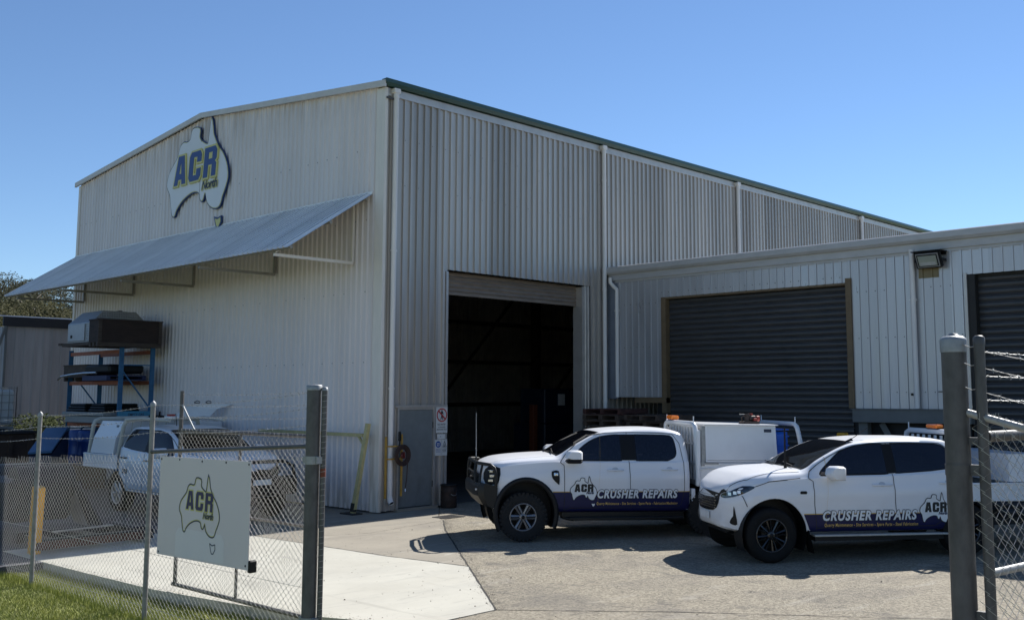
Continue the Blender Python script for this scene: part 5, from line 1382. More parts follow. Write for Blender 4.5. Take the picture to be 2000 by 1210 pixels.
b = MB().mat(mat('faded_patch', (.74, .69, .69), .4, 0, .02, 1.5)); pp = smooth_poly([(.42, .02), (.42, .26), (.48, .33), (1.40, .33), (1.46, .26), (1.46, .045)], 1, False); vs, fs = fill2d([pp]); b.add(on_panel(vs, .0058), fs, False); b.build('faded_patch', sp)
b = MB().mat(M_joint)
for x, z in ((.03, Hd-.03), (.45, Hd-.02), (.95, Hd-.02), (1.45, Hd-.01), (Wd-.04, Hd-.01), (Wd-.05, .07), (.04, .03)): b.lathe([(0, 0), (.011, 0), (.011, .004)], Matrix.Translation(O+Vector((-.009, -x, z))) @ Matrix.Rotation(pi/2, 4, 'Y'), 8)
b.build('fixing', sp)
b = MB().mat(M_blackpl).box(FX-.035, FX+.05, -7.86, -7.81, .66, .78, ch=.01); b.build('gate_lock_bracket', sp)

# right hand gate post and fence
RXp, RYp = -7.55, -15.035
rp = thing('gate_post', (RXp, RYp, -.1), 'very thick galvanised gate post with a domed cap at the right edge', 'gate post')
b = MB().mat(M_steeldark).cyl((RXp, RYp, -.1), (RXp, RYp, 2.715), .0665, 32)
b.mat(M_steel).lathe([(.070, -.075), (.0715, -.01), (.068, .0), (.052, .012), (.028, .018), (.026, .028), (.0, .030)], Matrix.Translation((RXp, RYp, 2.735)), 32); b.build('pipe', rp)
b = MB().mat(M_steeldark).cyl((RXp, RYp, 1.995), (RXp, RYp, 2.055), .070, 28).box(RXp-.012, RXp+.012, RYp-.125, RYp-.06, 1.995, 2.055).box(RXp-.012, RXp+.012, RYp-.14, RYp-.06, 2.16, 2.20).box(RXp-.012, RXp+.012, RYp-.14, RYp-.06, 1.24, 1.29)
b.build_islands('hinge_collar', rp)
b = MB().mat(M_wire)
for z in (2.70, 2.60, 2.47): b.tube([(RXp-.03, RYp-.066, z), (RXp, RYp-.09, z-.015), (RXp, RYp-.12, z-.01)], .003, 4)
b.build('tie_wire', rp)
gy = -15.175
g2 = thing('gate_leaf', (RXp, gy, 0), 'open gate leaf with pipe frame swung inward at the right edge', 'gate')
dx = Vector((.98, -.15, 0)).normalized(); q0 = Vector((RXp, gy, 0))
def gpnt(s, z): return q0+dx*s+Vector((0, 0, z))
b = MB().mat(M_steeldark).cyl(gpnt(0, -.02), gpnt(0, 2.725), .0285, 20).lathe([(.031, -.04), (.031, 0), (.018, .012), (0, .014)], Matrix.Translation(gpnt(0, 2.735)), 20); b.build('stile', g2)
b = MB().mat(M_steeldark).cyl(gpnt(.03, 2.205), gpnt(2.8, 2.205), .030, 14).cyl(gpnt(2.8, .1), gpnt(2.8, 2.7), .028, 14).cyl(gpnt(.03, .12), gpnt(2.8, .12), .028, 14); b.build('frame', g2)
b = MB().mat(M_steel).cyl(gpnt(.0, 1.49), gpnt(2.8, 1.50), .021, 14).cyl(gpnt(.66, .1), gpnt(.66, 2.2), .03, 14); b.build('mid_rail', g2)
b = MB().mat(M_wire); chainlink(b, gpnt(.03, 0)-Vector((0, .03, 0)), gpnt(2.8, 0)-Vector((0, .03, 0)), lambda t: .12, lambda t: 2.2, w=.085, r=.0018, seed=15); b.build('chain_link_mesh', g2)
b = MB().mat(M_wire)
for k, z in enumerate((2.66, 2.53, 2.40)): barbed(b, [gpnt(.02, z), gpnt(2.8, z+.02)], seed=40+k, sag=.02, r=.0013)
b.build('barbed_wire', g2)
f2 = thing('chain_link_fence', (RXp, -16, 0), 'chain link fence with barbed wire running off past the right edge', 'fence')
b = MB().mat(mat('pale_galvanised', (.36, .35, .33), .5, .2, .15, 12)).cyl((RXp, RYp-.02, 2.342), (RXp-.02, -15.9, 2.12), .0205, 14); b.build('top_rail', f2)
b = MB().mat(M_wire); chainlink(b, (RXp-.03, RYp-.10), (RXp-.05, -15.9), lambda t: .0, lambda t: 2.335-.20*t, w=.085, r=.0018, seed=17)
for i in range(24): y = RYp-.13-i*.032; b.tube([(RXp-.026*cos(a), y-.004*a, 2.342-.257*(RYp-.02-y)+.026*sin(a)) for a in [k*pi/4 for k in range(9)]], .0018, 3, cap=False)
b.build('chain_link_mesh', f2)
b = MB().mat(M_wire)
for k, z in enumerate((2.66, 2.57, 2.44)): barbed(b, [(RXp, gy-.02, z), (RXp-.02, -15.9, z-.16-.02*k)], seed=50+k, sag=.0, r=.0013)
b.build('barbed_wire', f2)

# ================================================================== AGAINST THE GABLE AND LONG WALL
fr = thing('pipe_barrier', (-.3, 1, 0), 'faded yellow steel barrier frame leaning beside the shed corner', 'barrier')
b = MB().mat(M_oldyel).bar((-.42, .27, .02), (-.22, .09, 1.83), .10, .07, up=(1, 0, 0)).bar((-.25, .20, 1.59), (-.25, 4.2, 1.60), .06, .07).bar((-.27, .17, 1.40), (-.25, .38, 1.58), .04, .04)
b.build('frame', fr)
b = MB().mat(M_joint).box(-.56, -.30, .10, .55, .0, .025, ch=.01).bar((-.425, .27, .05), (-.405, .26, .22), .11, .08, up=(1, 0, 0)); b.build('foot_plate', fr)
pg = thing('pipe_guard', (.2, -.2, .3), 'yellow bar guard around the corner downpipe', 'pipe guard')
b = MB().mat(mat('worn_yellow', (.42, .24, .045), .55, 0, .25, 12))
b.bar((.02, -.20, .31), (.02, -.20, 1.56), .035, .035).bar((.43, -.20, .33), (.43, -.20, 1.60), .035, .035)
for z in (1.10, 1.36): b.bar((.02, -.20, z), (.43, -.20, z), .03, .03)
b.build('bars', pg)
hr = thing('hose_coil', (.36, -.28, .9), 'coiled dark brown hose hanging beside the grey door', 'hose')
b = MB().mat(mat('brown_hose', (.045, .022, .016), .6, 0, .2, 30))
for k in range(4):
    r = .125+k*.022
    for dy in (0, .03): b.tube([(.40+r*cos(a), -.25-dy-.004*k, 1.17+r*1.12*sin(a)) for a in [i*2*pi/28 for i in range(28)]], .0115, 7, closed=True)
b.tube([(.55, -.25, 1.25), (.56, -.24, 1.0), (.55, -.23, .7), (.51, -.24, .48)], .011, 7); b.build('coil', hr)
b = MB().mat(mat('dark_red_reel', (.10, .012, .01), .5)).lathe([(0, .02), (.055, .02), (.06, 0), (.0, 0)], Matrix.Translation((.40, -.28, 1.17)) @ Matrix.Rotation(pi/2, 4, 'X'), 20).box(.385, .415, -.34, -.25, 1.11, 1.24); b.build('reel', hr)
b = MB().mat(M_blackpl).box(.33, .39, -.24, -.19, 1.46, 1.66, ch=.015).tube([(.36, -.22, 1.46), (.34, -.23, 1.38), (.40, -.24, 1.33)], .013, 6); b.mat(M_chrome).cyl((.51, -.24, .48), (.50, -.25, .42), .016, 8); b.build('nozzle', hr)
def panel_sign(name, x0, x1, z0, z1, label, y=-.055):
    t = thing(name, ((x0+x1)/2, y, z0), label, 'sign'); b = MB().mat(mat('white_sign', (.62, .61, .58), .45, 0, .04, 6)).box(x0, x1, y, y+.004, z0, z1); b.build('panel', t); return t
def yz(vs, y): return [Vector((x, y, z)) for x, z in vs]
def ringpts(cx, cz, r, n=28): return [(cx+r*cos(2*pi*k/n), cz+r*sin(2*pi*k/n)) for k in range(n)]
def txt(par, s, x, z, w, h, y, m, name='lettering'):
    vs, fs = curve_polys(None, .012, s, 1.); xs = [v[0] for v in vs]; mn, mx_ = min(xs), max(xs)
    vs = [(x+(a-mn)/(mx_-mn)*w, z+c/.73*h) for a, c in vs]; b = MB().mat(m).add(yz(vs, y), fs, False); return b.build(name, par)
s1 = panel_sign('no_entry_sign', 1.475, 1.80, 1.59, 2.165, 'white NO ENTRY sign with a red crossed-out walking figure beside the doorway')
cx, cz = 1.64, 1.975
b = MB().mat(M_red); vs, fs = fill2d([ringpts(cx, cz, .150), ringpts(cx, cz, .122)]); b.add(yz(vs, -.0575), fs, False)
b.add(yz([(cx-.105, cz+.075), (cx-.08, cz+.10), (cx+.105, cz-.075), (cx+.08, cz-.10)], -.0595), [(0, 1, 2, 3)], False); b.build('prohibition_ring', s1)
b = MB().mat(M_black); 
fig = [(-.012, .095), (-.03, .07), (-.04, .02), (-.028, .015), (-.018, .05), (-.014, .0), (-.03, -.05), (-.042, -.10), (-.024, -.10), (-.002, -.035), (.018, -.10), (.036, -.10), (.020, -.03), (.014, .01), (.016, .045), (.038, .01), (.048, .018), (.028, .075), (.012, .095)]
vs, fs = fill2d([[(cx+x, cz+z-.005) for x, z in fig]]); b.add(yz(vs, -.0580), fs, False); vs, fs = fill2d([ringpts(cx, cz+.105, .014, 12)]); b.add(yz(vs, -.0580), fs, False); b.build('walking_figure', s1)
txt(s1, 'NO ENTRY', 1.52, 1.755, .235, .040, -.058, M_black); txt(s1, 'AUTHORISED', 1.54, 1.700, .20, .028, -.058, M_black); txt(s1, 'PERSONNEL ONLY', 1.50, 1.650, .28, .028, -.058, M_black)
s2 = panel_sign('small_notice', 1.515, 1.745, 1.455, 1.565, 'small blank white notice between two safety signs beside the doorway'); b = MB().mat(mat('faint_print', (.3, .32, .4), .6)).box(1.60, 1.62, -.058, -.0555, 1.495, 1.53); b.build('print', s2)
s3 = panel_sign('safety_sign', 1.46, 1.80, 1.10, 1.445, 'lower white safety sign with a blue disc and a warning triangle')
b = MB().mat(M_signblue); vs, fs = fill2d([ringpts(1.545, 1.345, .072)]); b.add(yz(vs, -.0575), fs, False); b.build('blue_disc', s3)
b = MB().mat(mat('white_sign')); vs, fs = fill2d([[(1.505, 1.375), (1.51, 1.33), (1.53, 1.295), (1.56, 1.295), (1.58, 1.33), (1.585, 1.375)]]); b.add(yz(vs, -.0590), fs, False); b.build('masked_head', s3)
b = MB().mat(M_signblue); b.box(1.515, 1.575, -.0615, -.0600, 1.345, 1.360).box(1.535, 1.555, -.0615, -.0600, 1.30, 1.335); b.build('goggles', s3)
b = MB().mat(M_black); tri = [(1.665, 1.28), (1.785, 1.28), (1.725, 1.42)]; vs, fs = fill2d([tri, grow(tri, -.010)]); b.add(yz(vs, -.0575), fs, False); b.box(1.70, 1.75, -.0580, -.0570, 1.30, 1.315).box(1.727, 1.737, -.0580, -.0570, 1.315, 1.36)
b.box(1.628, 1.631, -.0575, -.0562, 1.12, 1.43); b.build('warning_triangle', s3)
txt(s3, 'HEARING AND', 1.48, 1.235, .13, .018, -.058, M_signblue, 'blue_print'); txt(s3, 'EYE PROTECTION', 1.475, 1.205, .14, .018, -.058, M_signblue, 'blue_print'); txt(s3, 'MUST BE WORN', 1.485, 1.175, .12, .018, -.058, M_signblue, 'blue_print')
txt(s3, 'DO NOT ENTER', 1.655, 1.235, .13, .018, -.058, M_black, 'black_print'); txt(s3, 'MACHINERY', 1.665, 1.205, .11, .018, -.058, M_black, 'black_print'); txt(s3, 'OPERATING', 1.665, 1.175, .11, .018, -.058, M_black, 'black_print')
bk = thing('steel_drum', (1.66, -.24, 0), 'small rusty black bin with a lid beside the big doorway', 'bin')
M_rusty = mat('rusty_black', (.055, .03, .02), .7, .2, 0, 9, .05, 60, col2=(.012, .01, .009))
b = MB().mat(M_rusty).lathe([(0, .01), (.165, .01), (.172, .03), (.168, .15), (.176, .17), (.170, .19), (.172, .33), (.178, .35), (.172, .37), (.172, .47), (0, .47)], Matrix.Translation((1.68, -.27, 0)), 28); b.build('drum', bk)
b = MB().mat(M_blackpl).lathe([(0, .51), (.15, .505), (.185, .50), (.19, .47), (.18, .465)], Matrix.Translation((1.68, -.27, 0)), 28); b.build('lid', bk)
b = MB().mat(M_steel).tube([(1.60, -.43, .30), (1.64, -.455, .27), (1.72, -.455, .27), (1.76, -.43, .30)], .006, 6); b.build('handle', bk)

# pallets stacked in the corner
M_pal = mat('pallet_timber', (.135, .095, .07), .85, 0, 0, 4, .06, 40, stretch=(5, 1, 1), col2=(.05, .035, .027)); M_palr = mat('red_stained_timber', (.075, .032, .026), .85, 0, .4, 6)
def pallet_parts(root, m):
    b = MB().mat(m)
    for k in range(7): b.box(-.58, .58, -.58+k*.175, -.58+k*.175+.105, .118, .138)
    b.build('top_board', root)
    b = MB().mat(m)
    for x in (-.58, -.05, .48): b.box(x, x+.10, -.585, .585, .022, .116)
    b.build('bearer', root)
    b = MB().mat(m)
    for y in (-.58, -.08, .42): b.box(-.58, .58, y, y+.12, 0, .020)
    b.build('bottom_board', root)
WORLD_PARTS[0] = False
names = ['bottom', 'second', 'third', 'fourth', 'fifth', 'sixth', 'seventh', 'eighth', 'ninth', 'tenth', 'eleventh', 'twelfth', 'thirteenth', 'fourteenth']
def pallet(loc, rz, m, label, group):
    t = thing('timber_pallet', loc, label, 'pallet', group, rz); pallet_parts(t, m); return t
rr = random.Random(11); z = 0; N_ = 14
for k in range(N_):
    lab = 'reddish timber pallet on top of the stack in the corner by the doorway' if k == N_-1 else 'weathered timber pallet, %s from the ground in the corner stack' % names[k] if k else 'bottom timber pallet of the stack in the corner by the doorway'
    pallet((6.55+rr.uniform(-.06, .06), -1.00+rr.uniform(-.08, .08), z), pi/2+rr.uniform(-.10, .10), M_palr if k in (N_-1, 5, 9) else M_pal, lab, 'pallets stacked in the corner'); z += .140+rr.choice((0, .004, .02))
z = 0
for k in range(13):
    lab = 'top timber pallet of the stack in front of the charcoal roller door' if k == 12 else 'weathered timber pallet, %s from the ground in the stack before the roller door' % names[k] if k else 'bottom timber pallet of the stack before the roller door'
    pallet((6.45+rr.uniform(-.06, .06), -2.30+rr.uniform(-.08, .08), z), pi/2+rr.uniform(-.15, .15), M_palr if k in (3, 7) else M_pal, lab, 'pallets stacked before the roller door'); z += .142+rr.choice((0, .004, .02))
WORLD_PARTS[0] = True
b = MB().mat(M_yellow).box(5.40, 5.62, -7.66, -7.50, 0, 1.66, ch=.02); o = b.build('yellow_bollard', loc=(5.5, -7.6, 0)); tag(o, 'square yellow bollard in front of the charcoal roller door, mostly hidden by a ute', 'bollard')
# inside the shed, seen dimly
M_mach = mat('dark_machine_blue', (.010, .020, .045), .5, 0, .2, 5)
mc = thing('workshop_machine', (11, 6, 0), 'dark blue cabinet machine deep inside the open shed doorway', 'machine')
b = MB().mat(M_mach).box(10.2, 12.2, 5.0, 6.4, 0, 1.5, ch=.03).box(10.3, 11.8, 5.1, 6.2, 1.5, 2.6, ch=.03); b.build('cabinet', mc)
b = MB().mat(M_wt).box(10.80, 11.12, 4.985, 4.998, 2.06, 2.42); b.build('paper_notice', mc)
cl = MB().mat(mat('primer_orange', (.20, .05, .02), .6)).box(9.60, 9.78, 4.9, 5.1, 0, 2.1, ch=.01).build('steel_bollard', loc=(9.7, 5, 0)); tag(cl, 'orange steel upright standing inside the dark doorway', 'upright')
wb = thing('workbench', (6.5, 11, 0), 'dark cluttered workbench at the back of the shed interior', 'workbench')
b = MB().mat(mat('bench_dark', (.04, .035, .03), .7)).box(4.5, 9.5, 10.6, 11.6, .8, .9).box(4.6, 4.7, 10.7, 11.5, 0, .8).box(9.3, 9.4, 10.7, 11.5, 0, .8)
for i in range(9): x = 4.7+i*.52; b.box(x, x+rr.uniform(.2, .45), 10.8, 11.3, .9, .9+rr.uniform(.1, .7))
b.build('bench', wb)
#PART5
# ================================================================== YARD CLUTTER AT THE LEFT
# pallet rack against the gable
rk = thing('pallet_rack', (-.7, 11, 0), 'blue and orange pallet rack standing against the gable wall', 'rack')
XF, XB, YR, YL = -1.25, -.42, 9.36, 12.55
b_ = []
for (x, y, zt) in ((XF, YR, 3.74), (XB, YR, 3.74), (XF, YL, 3.66), (XB, YL, 3.66)):
    b = MB().mat(M_blue); z0 = 1.05 if y == YL and x == XF else 0
    b.box(x-.045, x+.045, y-.03, y+.03, z0, zt).box(x-.06, x+.06, y-.035, y-.03, z0, zt)
    if z0: b.mat(M_yellow).box(x-.05, x+.05, y-.035, y+.035, 0, z0)
    b.build('upright', rk)
b = MB().mat(M_blue)
for y in (YR, YL):
    for z in (.3, 1.5, 3.2): b.bar((XF, y, z), (XB, y, z), .03, .03)
    b.bar((XF, y, 3.1), (XB, y, 2.05), .035, .03).bar((XB, y, 2.0), (XF, y, 1.0), .035, .03).bar((XF, y, .95), (XB, y, .35), .035, .03)
b.build_islands('bracing', rk)
for z in (3.55, 2.74, 1.62, .90):
    for x in (XF, XB):
        if z == .90 and x == XB: continue
        b = MB().mat(M_beam).box(x-.025, x+.025, YR+.03, YL-.03, z-.05, z+.05); b.build('beam', rk)
# things on the rack
tx = thing('ute_canopy_box', (-1, 11.6, 3.62), 'silver tread plate canopy box up on the top shelf of the rack', 'toolbox')
b = MB().mat(M_tread)
v = [(-1.92, 11.15, 3.80), (-1.92, 9.65, 3.80), (-1.92, 9.65, 4.30), (-1.92, 11.15, 4.30), (-1.62, 9.72, 4.62), (-1.62, 11.0, 4.62), (-.75, 9.72, 4.62), (-.75, 11.0, 4.62), (-.45, 9.65, 4.30), (-.45, 11.15, 4.30), (-.45, 9.65, 3.80), (-.45, 11.15, 3.80)]
b.add(v, [(0, 1, 2, 3), (3, 2, 4, 5), (5, 4, 6, 7), (7, 6, 8, 9), (9, 8, 10, 11), (1, 10, 8, 2), (2, 8, 6, 4), (0, 3, 9, 11), (3, 5, 7, 9), (0, 11, 10, 1)], False); b.build('shell', tx)
b = MB().mat(mat('plain_aluminium', (.40, .41, .43), .4, .4, .08, 8)).box(-1.945, -1.922, 10.05, 11.08, 3.84, 4.27); b.mat(M_joint).box(-1.955, -1.945, 10.80, 10.90, 3.92, 4.0); b.build('door', tx)
b = MB().mat(M_blackpl).box(-1.0, -.9, 10.2, 10.4, 4.62, 4.68); b.build('latch', tx)
b = MB().mat(M_wood).box(-2.0, -.4, 9.62, 11.3, 3.70, 3.79).box(-2.02, -.42, 11.3, 11.5, 3.74, 3.80); b.build('pallet_base', tx)
def crate_box(name, x0, x1, y0, y1, z0, z1, label, m=M_ply, cat='crate'):
    t = thing(name, ((x0+x1)/2, (y0+y1)/2, z0), label, cat); b = MB().mat(m)
    w = .02; b.box(x0, x1, y0, y0+w, z0+.1, z1).box(x0, x1, y1-w, y1, z0+.1, z1).box(x0, x0+w, y0+w, y1-w, z0+.1, z1).box(x1-w, x1, y0+w, y1-w, z0+.1, z1).box(x0+w, x1-w, y0+w, y1-w, z0+.1, z0+.12); b.build('side_board', t)
    b = MB().mat(m).box(x0-.02, x1+.02, y0-.02, y1+.02, z1+.001, z1+.03); b.build('lid', t)
    b = MB().mat(M_wood)
    for k in range(3): y = y0+(y1-y0-.1)*k/2; b.box(x0, x1, y, y+.1, z0, z0+.099)
    for y in (y0-.02, y1+.001): b.box(x0, x0+.09, y, y+.018, z0+.1, z1).box(x1-.09, x1, y, y+.018, z0+.1, z1)
    b.build_islands('batten', t); return t
crate_box('plywood_crate', -2.0, -.32, 9.08, 9.60, 3.66, 4.33, 'large dark plywood crate overhanging the top shelf of the rack')
crate_box('plywood_crate', -1.38, -.55, 11.15, 12.65, 2.80, 3.22, 'weathered open-ended timber crate on the middle shelf of the rack', M_wood)
t = thing('shelf_load', (-1, 10.3, 2.8), 'black wrapped load on a blue pallet on the middle rack shelf', 'load')
b = MB().mat(M_blackpl).box(-1.5, -.55, 9.5, 11.0, 2.98, 3.22, ch=.06); b.build('wrapped_load', t); b = MB().mat(mat('navy_pallet', (.02, .03, .09), .6)).box(-1.55, -.5, 9.5, 11.0, 2.80, 2.83).box(-1.55, -1.45, 9.5, 11.0, 2.83, 2.9).box(-.6, -.5, 9.5, 11.0, 2.83, 2.9).box(-1.55, -.5, 9.5, 11.0, 2.9, 2.93); b.build('pallet', t)
b = MB().mat(M_chrome).tube([(-1.55, 12.6, 2.85), (-1.62, 12.2, 2.93), (-1.62, 11.5, 2.97), (-1.6, 10.8, 3.0), (-1.6, 10.0, 3.0)], .03, 8); b.build('bright_pipe', t)
t = thing('seat_pair', (-1, 10.8, 1.68), 'pair of lumpy black covers on a grey tray on the lower rack shelf', 'covers')
b = MB().mat(M_blackpl)
for (y0, y1) in ((9.55, 10.55), (10.75, 11.95)):
    for k in range(3): b.box(-1.55+k*.02, -.6, y0+k*.05, y1-k*.05, 1.98+k*.07, 2.05+k*.07, ch=.03)
    b.build('cover', t) if False else None
b.build('cover', t); b = MB().mat(M_steel).box(-1.6, -.5, 9.5, 12.1, 1.88, 1.97, ch=.01).box(-1.55, -.55, 9.6, 12.0, 1.68, 1.875, ch=.02); b.mats = [M_steel]; b.build('tray', t)
t = thing('gas_bottle_sign', (-1.4, 9.9, 1.5), 'light blue sign board with two lines of dark lettering on the rack', 'sign')
b = MB().mat(mat('pale_blue_board', (.06, .26, .40), .5, 0, .08, 5)).box(-1.31, -.36, 9.27, 9.29, 1.72, 2.0); b.build('board', t)
for s_, z, w in (('EMPTY GAS', 1.88, .42), ('BOTTLES IN USE', 1.77, .56)):
    vs, fs = curve_polys(None, .015, s_, 1.); xs = [v[0] for v in vs]; mn, mx_ = min(xs), max(xs)
    b = MB().mat(M_print).add([Vector((-.83-w/2+(a-mn)/(mx_-mn)*w, 9.268, z+c/.73*.07)) for a, c in vs], fs, False); b.build('lettering', t)
M_drum = mat('blue_drum', (.012, .05, .20), .4, 0, .12, 6)
for k, (x, y, lab) in enumerate(((-1.55, 10.35, 'blue plastic drum standing under the rack next to the white ute tray'), (-1.45, 11.15, 'blue plastic drum standing under the rack further from the ute'))):
    t = thing('plastic_drum', (x, y, 0), lab, 'drum', 'drums under the rack'); T = Matrix.Translation((x, y, 0))
    b = MB().mat(M_drum).lathe([(0, .6), (.27, .6), (.29, .62), (.29, .85), (.30, .87), (.29, .89), (.29, 1.2), (.30, 1.22), (.29, 1.24), (.29, 1.44), (.26, 1.49), (0, 1.49)], T, 28); b.build('body', t)
    b = MB().mat(M_wood).box(x-.34, x+.34, y-.34, y+.34, 0, .60, ch=.01); b.build('stand', t)
# blue skip with tilted lid
sk = thing('blue_skip', (-2.9, 9.6, 0), 'blue steel skip bin with a sloping lid left of the rack', 'skip bin')
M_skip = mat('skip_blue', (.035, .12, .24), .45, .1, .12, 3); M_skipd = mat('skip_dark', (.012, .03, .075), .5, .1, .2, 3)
b = MB().mat(M_skip); v = [(-3.66, 8.7, 1.08), (-3.18, 8.55, 1.10), (-2.13, 10.3, 1.60), (-2.62, 10.45, 1.59)]
b.add(v+[(a, c, d-.05) for a, c, d in v], [(0, 1, 2, 3), (7, 6, 5, 4), (0, 4, 5, 1), (1, 5, 6, 2), (2, 6, 7, 3), (3, 7, 4, 0)], False); b.build('lid', sk)
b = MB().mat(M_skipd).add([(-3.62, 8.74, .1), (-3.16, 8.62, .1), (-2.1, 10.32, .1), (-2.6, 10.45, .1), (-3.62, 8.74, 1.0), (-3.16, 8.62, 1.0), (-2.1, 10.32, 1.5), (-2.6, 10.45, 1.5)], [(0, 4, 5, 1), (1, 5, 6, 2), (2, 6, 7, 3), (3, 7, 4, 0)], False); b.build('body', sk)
# brown container and IBC
bc = thing('rusty_container', (-3.6, 13, 0), 'low rusty brown scrap container at the far left', 'container')
M_rb = mat('rust_brown', (.085, .05, .033), .8, 0, 0, 2.5, .06, 20, col2=(.04, .026, .02))
b = MB().mat(M_rb).box(-6.5, -2.2, 12.2, 14.6, .05, 1.40, ch=.02)
for k in range(9): b.box(-6.4+k*.5, -6.3+k*.5, 12.12, 12.2, .1, 1.35)
b.build('body', bc); b = MB().mat(mat('dark_rim', (.02, .018, .02), .6)).box(-6.55, -2.15, 12.1, 12.24, 1.40, 1.47).box(-6.55, -2.15, 14.5, 14.64, 1.40, 1.47).box(-2.24, -2.12, 12.1, 14.64, 1.41, 1.46); b.build('rim', bc)
ib = thing('ibc_tote', (-2.5, 15.2, 1.4), 'white caged liquid tote at the far left edge before the grey shed', 'liquid tote')
b = MB().mat(mat('tote_plastic', (.55, .57, .58), .45, 0, .08, 4)).box(-2.98, -1.86, 14.86, 15.9, 1.58, 2.58, ch=.06); b.build('bottle', ib)
b = MB().mat(M_steel)
for k in range(7): x = -3.02+k*.2; b.bar((x, 14.82, 1.5), (x, 14.82, 2.66), .018, .018)
for k in range(6): z = 1.58+k*.21; b.bar((-3.02, 14.81, z), (-1.82, 14.81, z), .018, .018).bar((-1.82, 14.81, z), (-1.82, 15.92, z), .018, .018)
for k in range(6): y = 14.82+k*.22; b.bar((-1.82, y, 1.5), (-1.82, y, 2.66), .018, .018)
b.build('cage', ib); b = MB().mat(M_steel).box(-3.03, -1.81, 14.8, 15.95, .0, .08).box(-3.0, -1.85, 14.85, 15.9, 1.42, 1.52)
for x in (-3.0, -1.92): b.box(x, x+.08, 14.85, 14.93, .08, 1.42).box(x, x+.08, 15.82, 15.9, .08, 1.42)
b.build('stand', ib)
# dark machinery on the slab behind the fence
mh_ = thing('skid_machine', (-5.8, 1.5, 0), 'dark greasy steel machine on a skid frame in the shade behind the fence', 'machine')
M_dg = mat('dark_grease_steel', (.022, .024, .034), .5, .3, 0, 8, .04, 40, col2=(.008, .008, .012))
b = MB().mat(M_dg).box(-6.75, -5.75, .9, 3.2, .35, 1.05, ch=.06).cyl((-6.6, 1.2, .95), (-5.7, 1.2, .95), .30, 28).cyl((-6.6, 2.4, .85), (-5.7, 2.4, .85), .38, 28)
b.bar((-5.7, .9, .9), (-5.35, .6, .15), .10, .10).bar((-5.4, 1.6, .9), (-5.25, 1.3, .12), .09, .09); b.build('body', mh_)
b = MB().mat(mat('pale_plate', (.20, .21, .24), .6, .2, .15, 6)).add([(-5.68, .95, .75), (-5.68, 1.5, .80), (-5.50, 1.4, .22), (-5.50, .8, .20)], [(0, 1, 2, 3), (3, 2, 1, 0)], False).box(-5.72, -5.69, 1.1, 1.45, .95, 1.05); b.build('guard_plate', mh_)
b = MB().mat(M_dg).box(-6.7, -5.0, .62, .80, .05, .22, ch=.01).box(-6.7, -4.9, -.35, -.2, .05, .20, ch=.01).box(-6.6, -6.4, -.2, .62, .05, .18).box(-5.2, -4.95, -.25, .8, .03, .25, ch=.03).box(-5.9, -5.7, -.2, .62, .06, .18)
b.mat(M_palr).bar((-6.8, -.45, .12), (-5.1, -.30, .12), .12, .12); b.mat(M_steel).bar((-6.3, .2, .24), (-5.3, .35, .24), .10, .02); b.build('skid_frame', mh_)
bo = MB().mat(M_yellow).bar((-6.79, -.34, 0), (-6.83, -.50, 1.03), .15, .15, up=(0, 1, 0), ch=.012); o = bo.build('yellow_bollard', loc=(-6.79, -.34, 0)); tag(o, 'square orange-yellow bollard behind the leftmost part of the fence', 'bollard')
# white canopy with a propped lid by the gable
rl = thing('canopy_on_stand', (-.8, 6.5, 0), 'white ute canopy on a stand near the gable with its lid propped up', 'canopy')
b = MB().mat(M_white_metal)
v = [(-1.02, 7.0, 1.86), (-.42, 6.33, 1.82), (-.30, 6.10, 2.07), (-.05, 5.80, 2.19), (-.35, 6.15, 2.20), (-.74, 6.62, 2.15)]
b.prism([(0, 0)], (0, 0, 0), (1, 0, 0), (0, 1, 0), 0) if False else None
v2 = [(a+.03, c+.035, d-.01) for a, c, d in v]; n = len(v)
b.add(v+v2, [tuple(range(n)), tuple(range(2*n-1, n-1, -1))]+[(i, n+i, n+(i+1) % n, (i+1) % n) for i in range(n)], False); b.build('lid', rl)
b = MB().mat(M_white_metal).box(-1.05, -.25, 5.9, 7.1, .9, 1.78, ch=.02); b.build('canopy_box', rl)
b = MB().mat(M_dark)
for (x, y) in ((-.62, 6.47), (-.44, 6.25)): b.box(x-.05, x+.05, y-.05, y+.05, 2.215, 2.235).tube([(x-.05, y+.05, 2.24), (x, y, 2.28), (x+.05, y-.05, 2.25)], .010, 5)
b.build('hinge', rl)
b = MB().mat(M_blackpl).box(-1.0, -.3, 5.95, 7.05, .80, .90)
for x in (-.98, -.38):
    for y in (5.97, 6.95): b.box(x, x+.07, y, y+.07, 0, .80)
b.build('stand', rl)

# ================================================================== NEIGHBOUR SHED, HILL, TREES
ns = thing('neighbour_shed', (2, 20, 0), 'weathered grey metal shed with a dark ridge cap beyond the gable at the far left', 'shed')
M_ns = mat('weathered_grey_cladding', (.42, .41, .41), .5, .3, .16, 1.5, .03, 3, stretch=(4, 4, .3), sheet=0, sheetvar=.14)
b = MB().mat(M_ns); cladding(b, (0, 19.5, 0), (1, 0, 0), (0, -1, 0), -.62, 6, 0, lambda u: 4.72-.0*u, pitch=.30, pan=.26, up=.01, h=.03)
cladding(b, (-.62, 0, 0), (0, 1, 0), (-1, 0, 0), 19.5, 27, 0, 4.7, pitch=.30, pan=.26, up=.01, h=.03); b.build('wall', ns)
b = MB().mat(mat('dark_ridge', (.03, .032, .036), .5, .2, .1, 4)).box(-.75, 6, 19.40, 19.47, 4.70, 5.02).add([(-.75, 19.4, 5.02), (6, 19.4, 5.02), (6, 27, 5.6), (-.75, 27, 5.6)], [(0, 1, 2, 3)], False); b.build('fascia', ns)
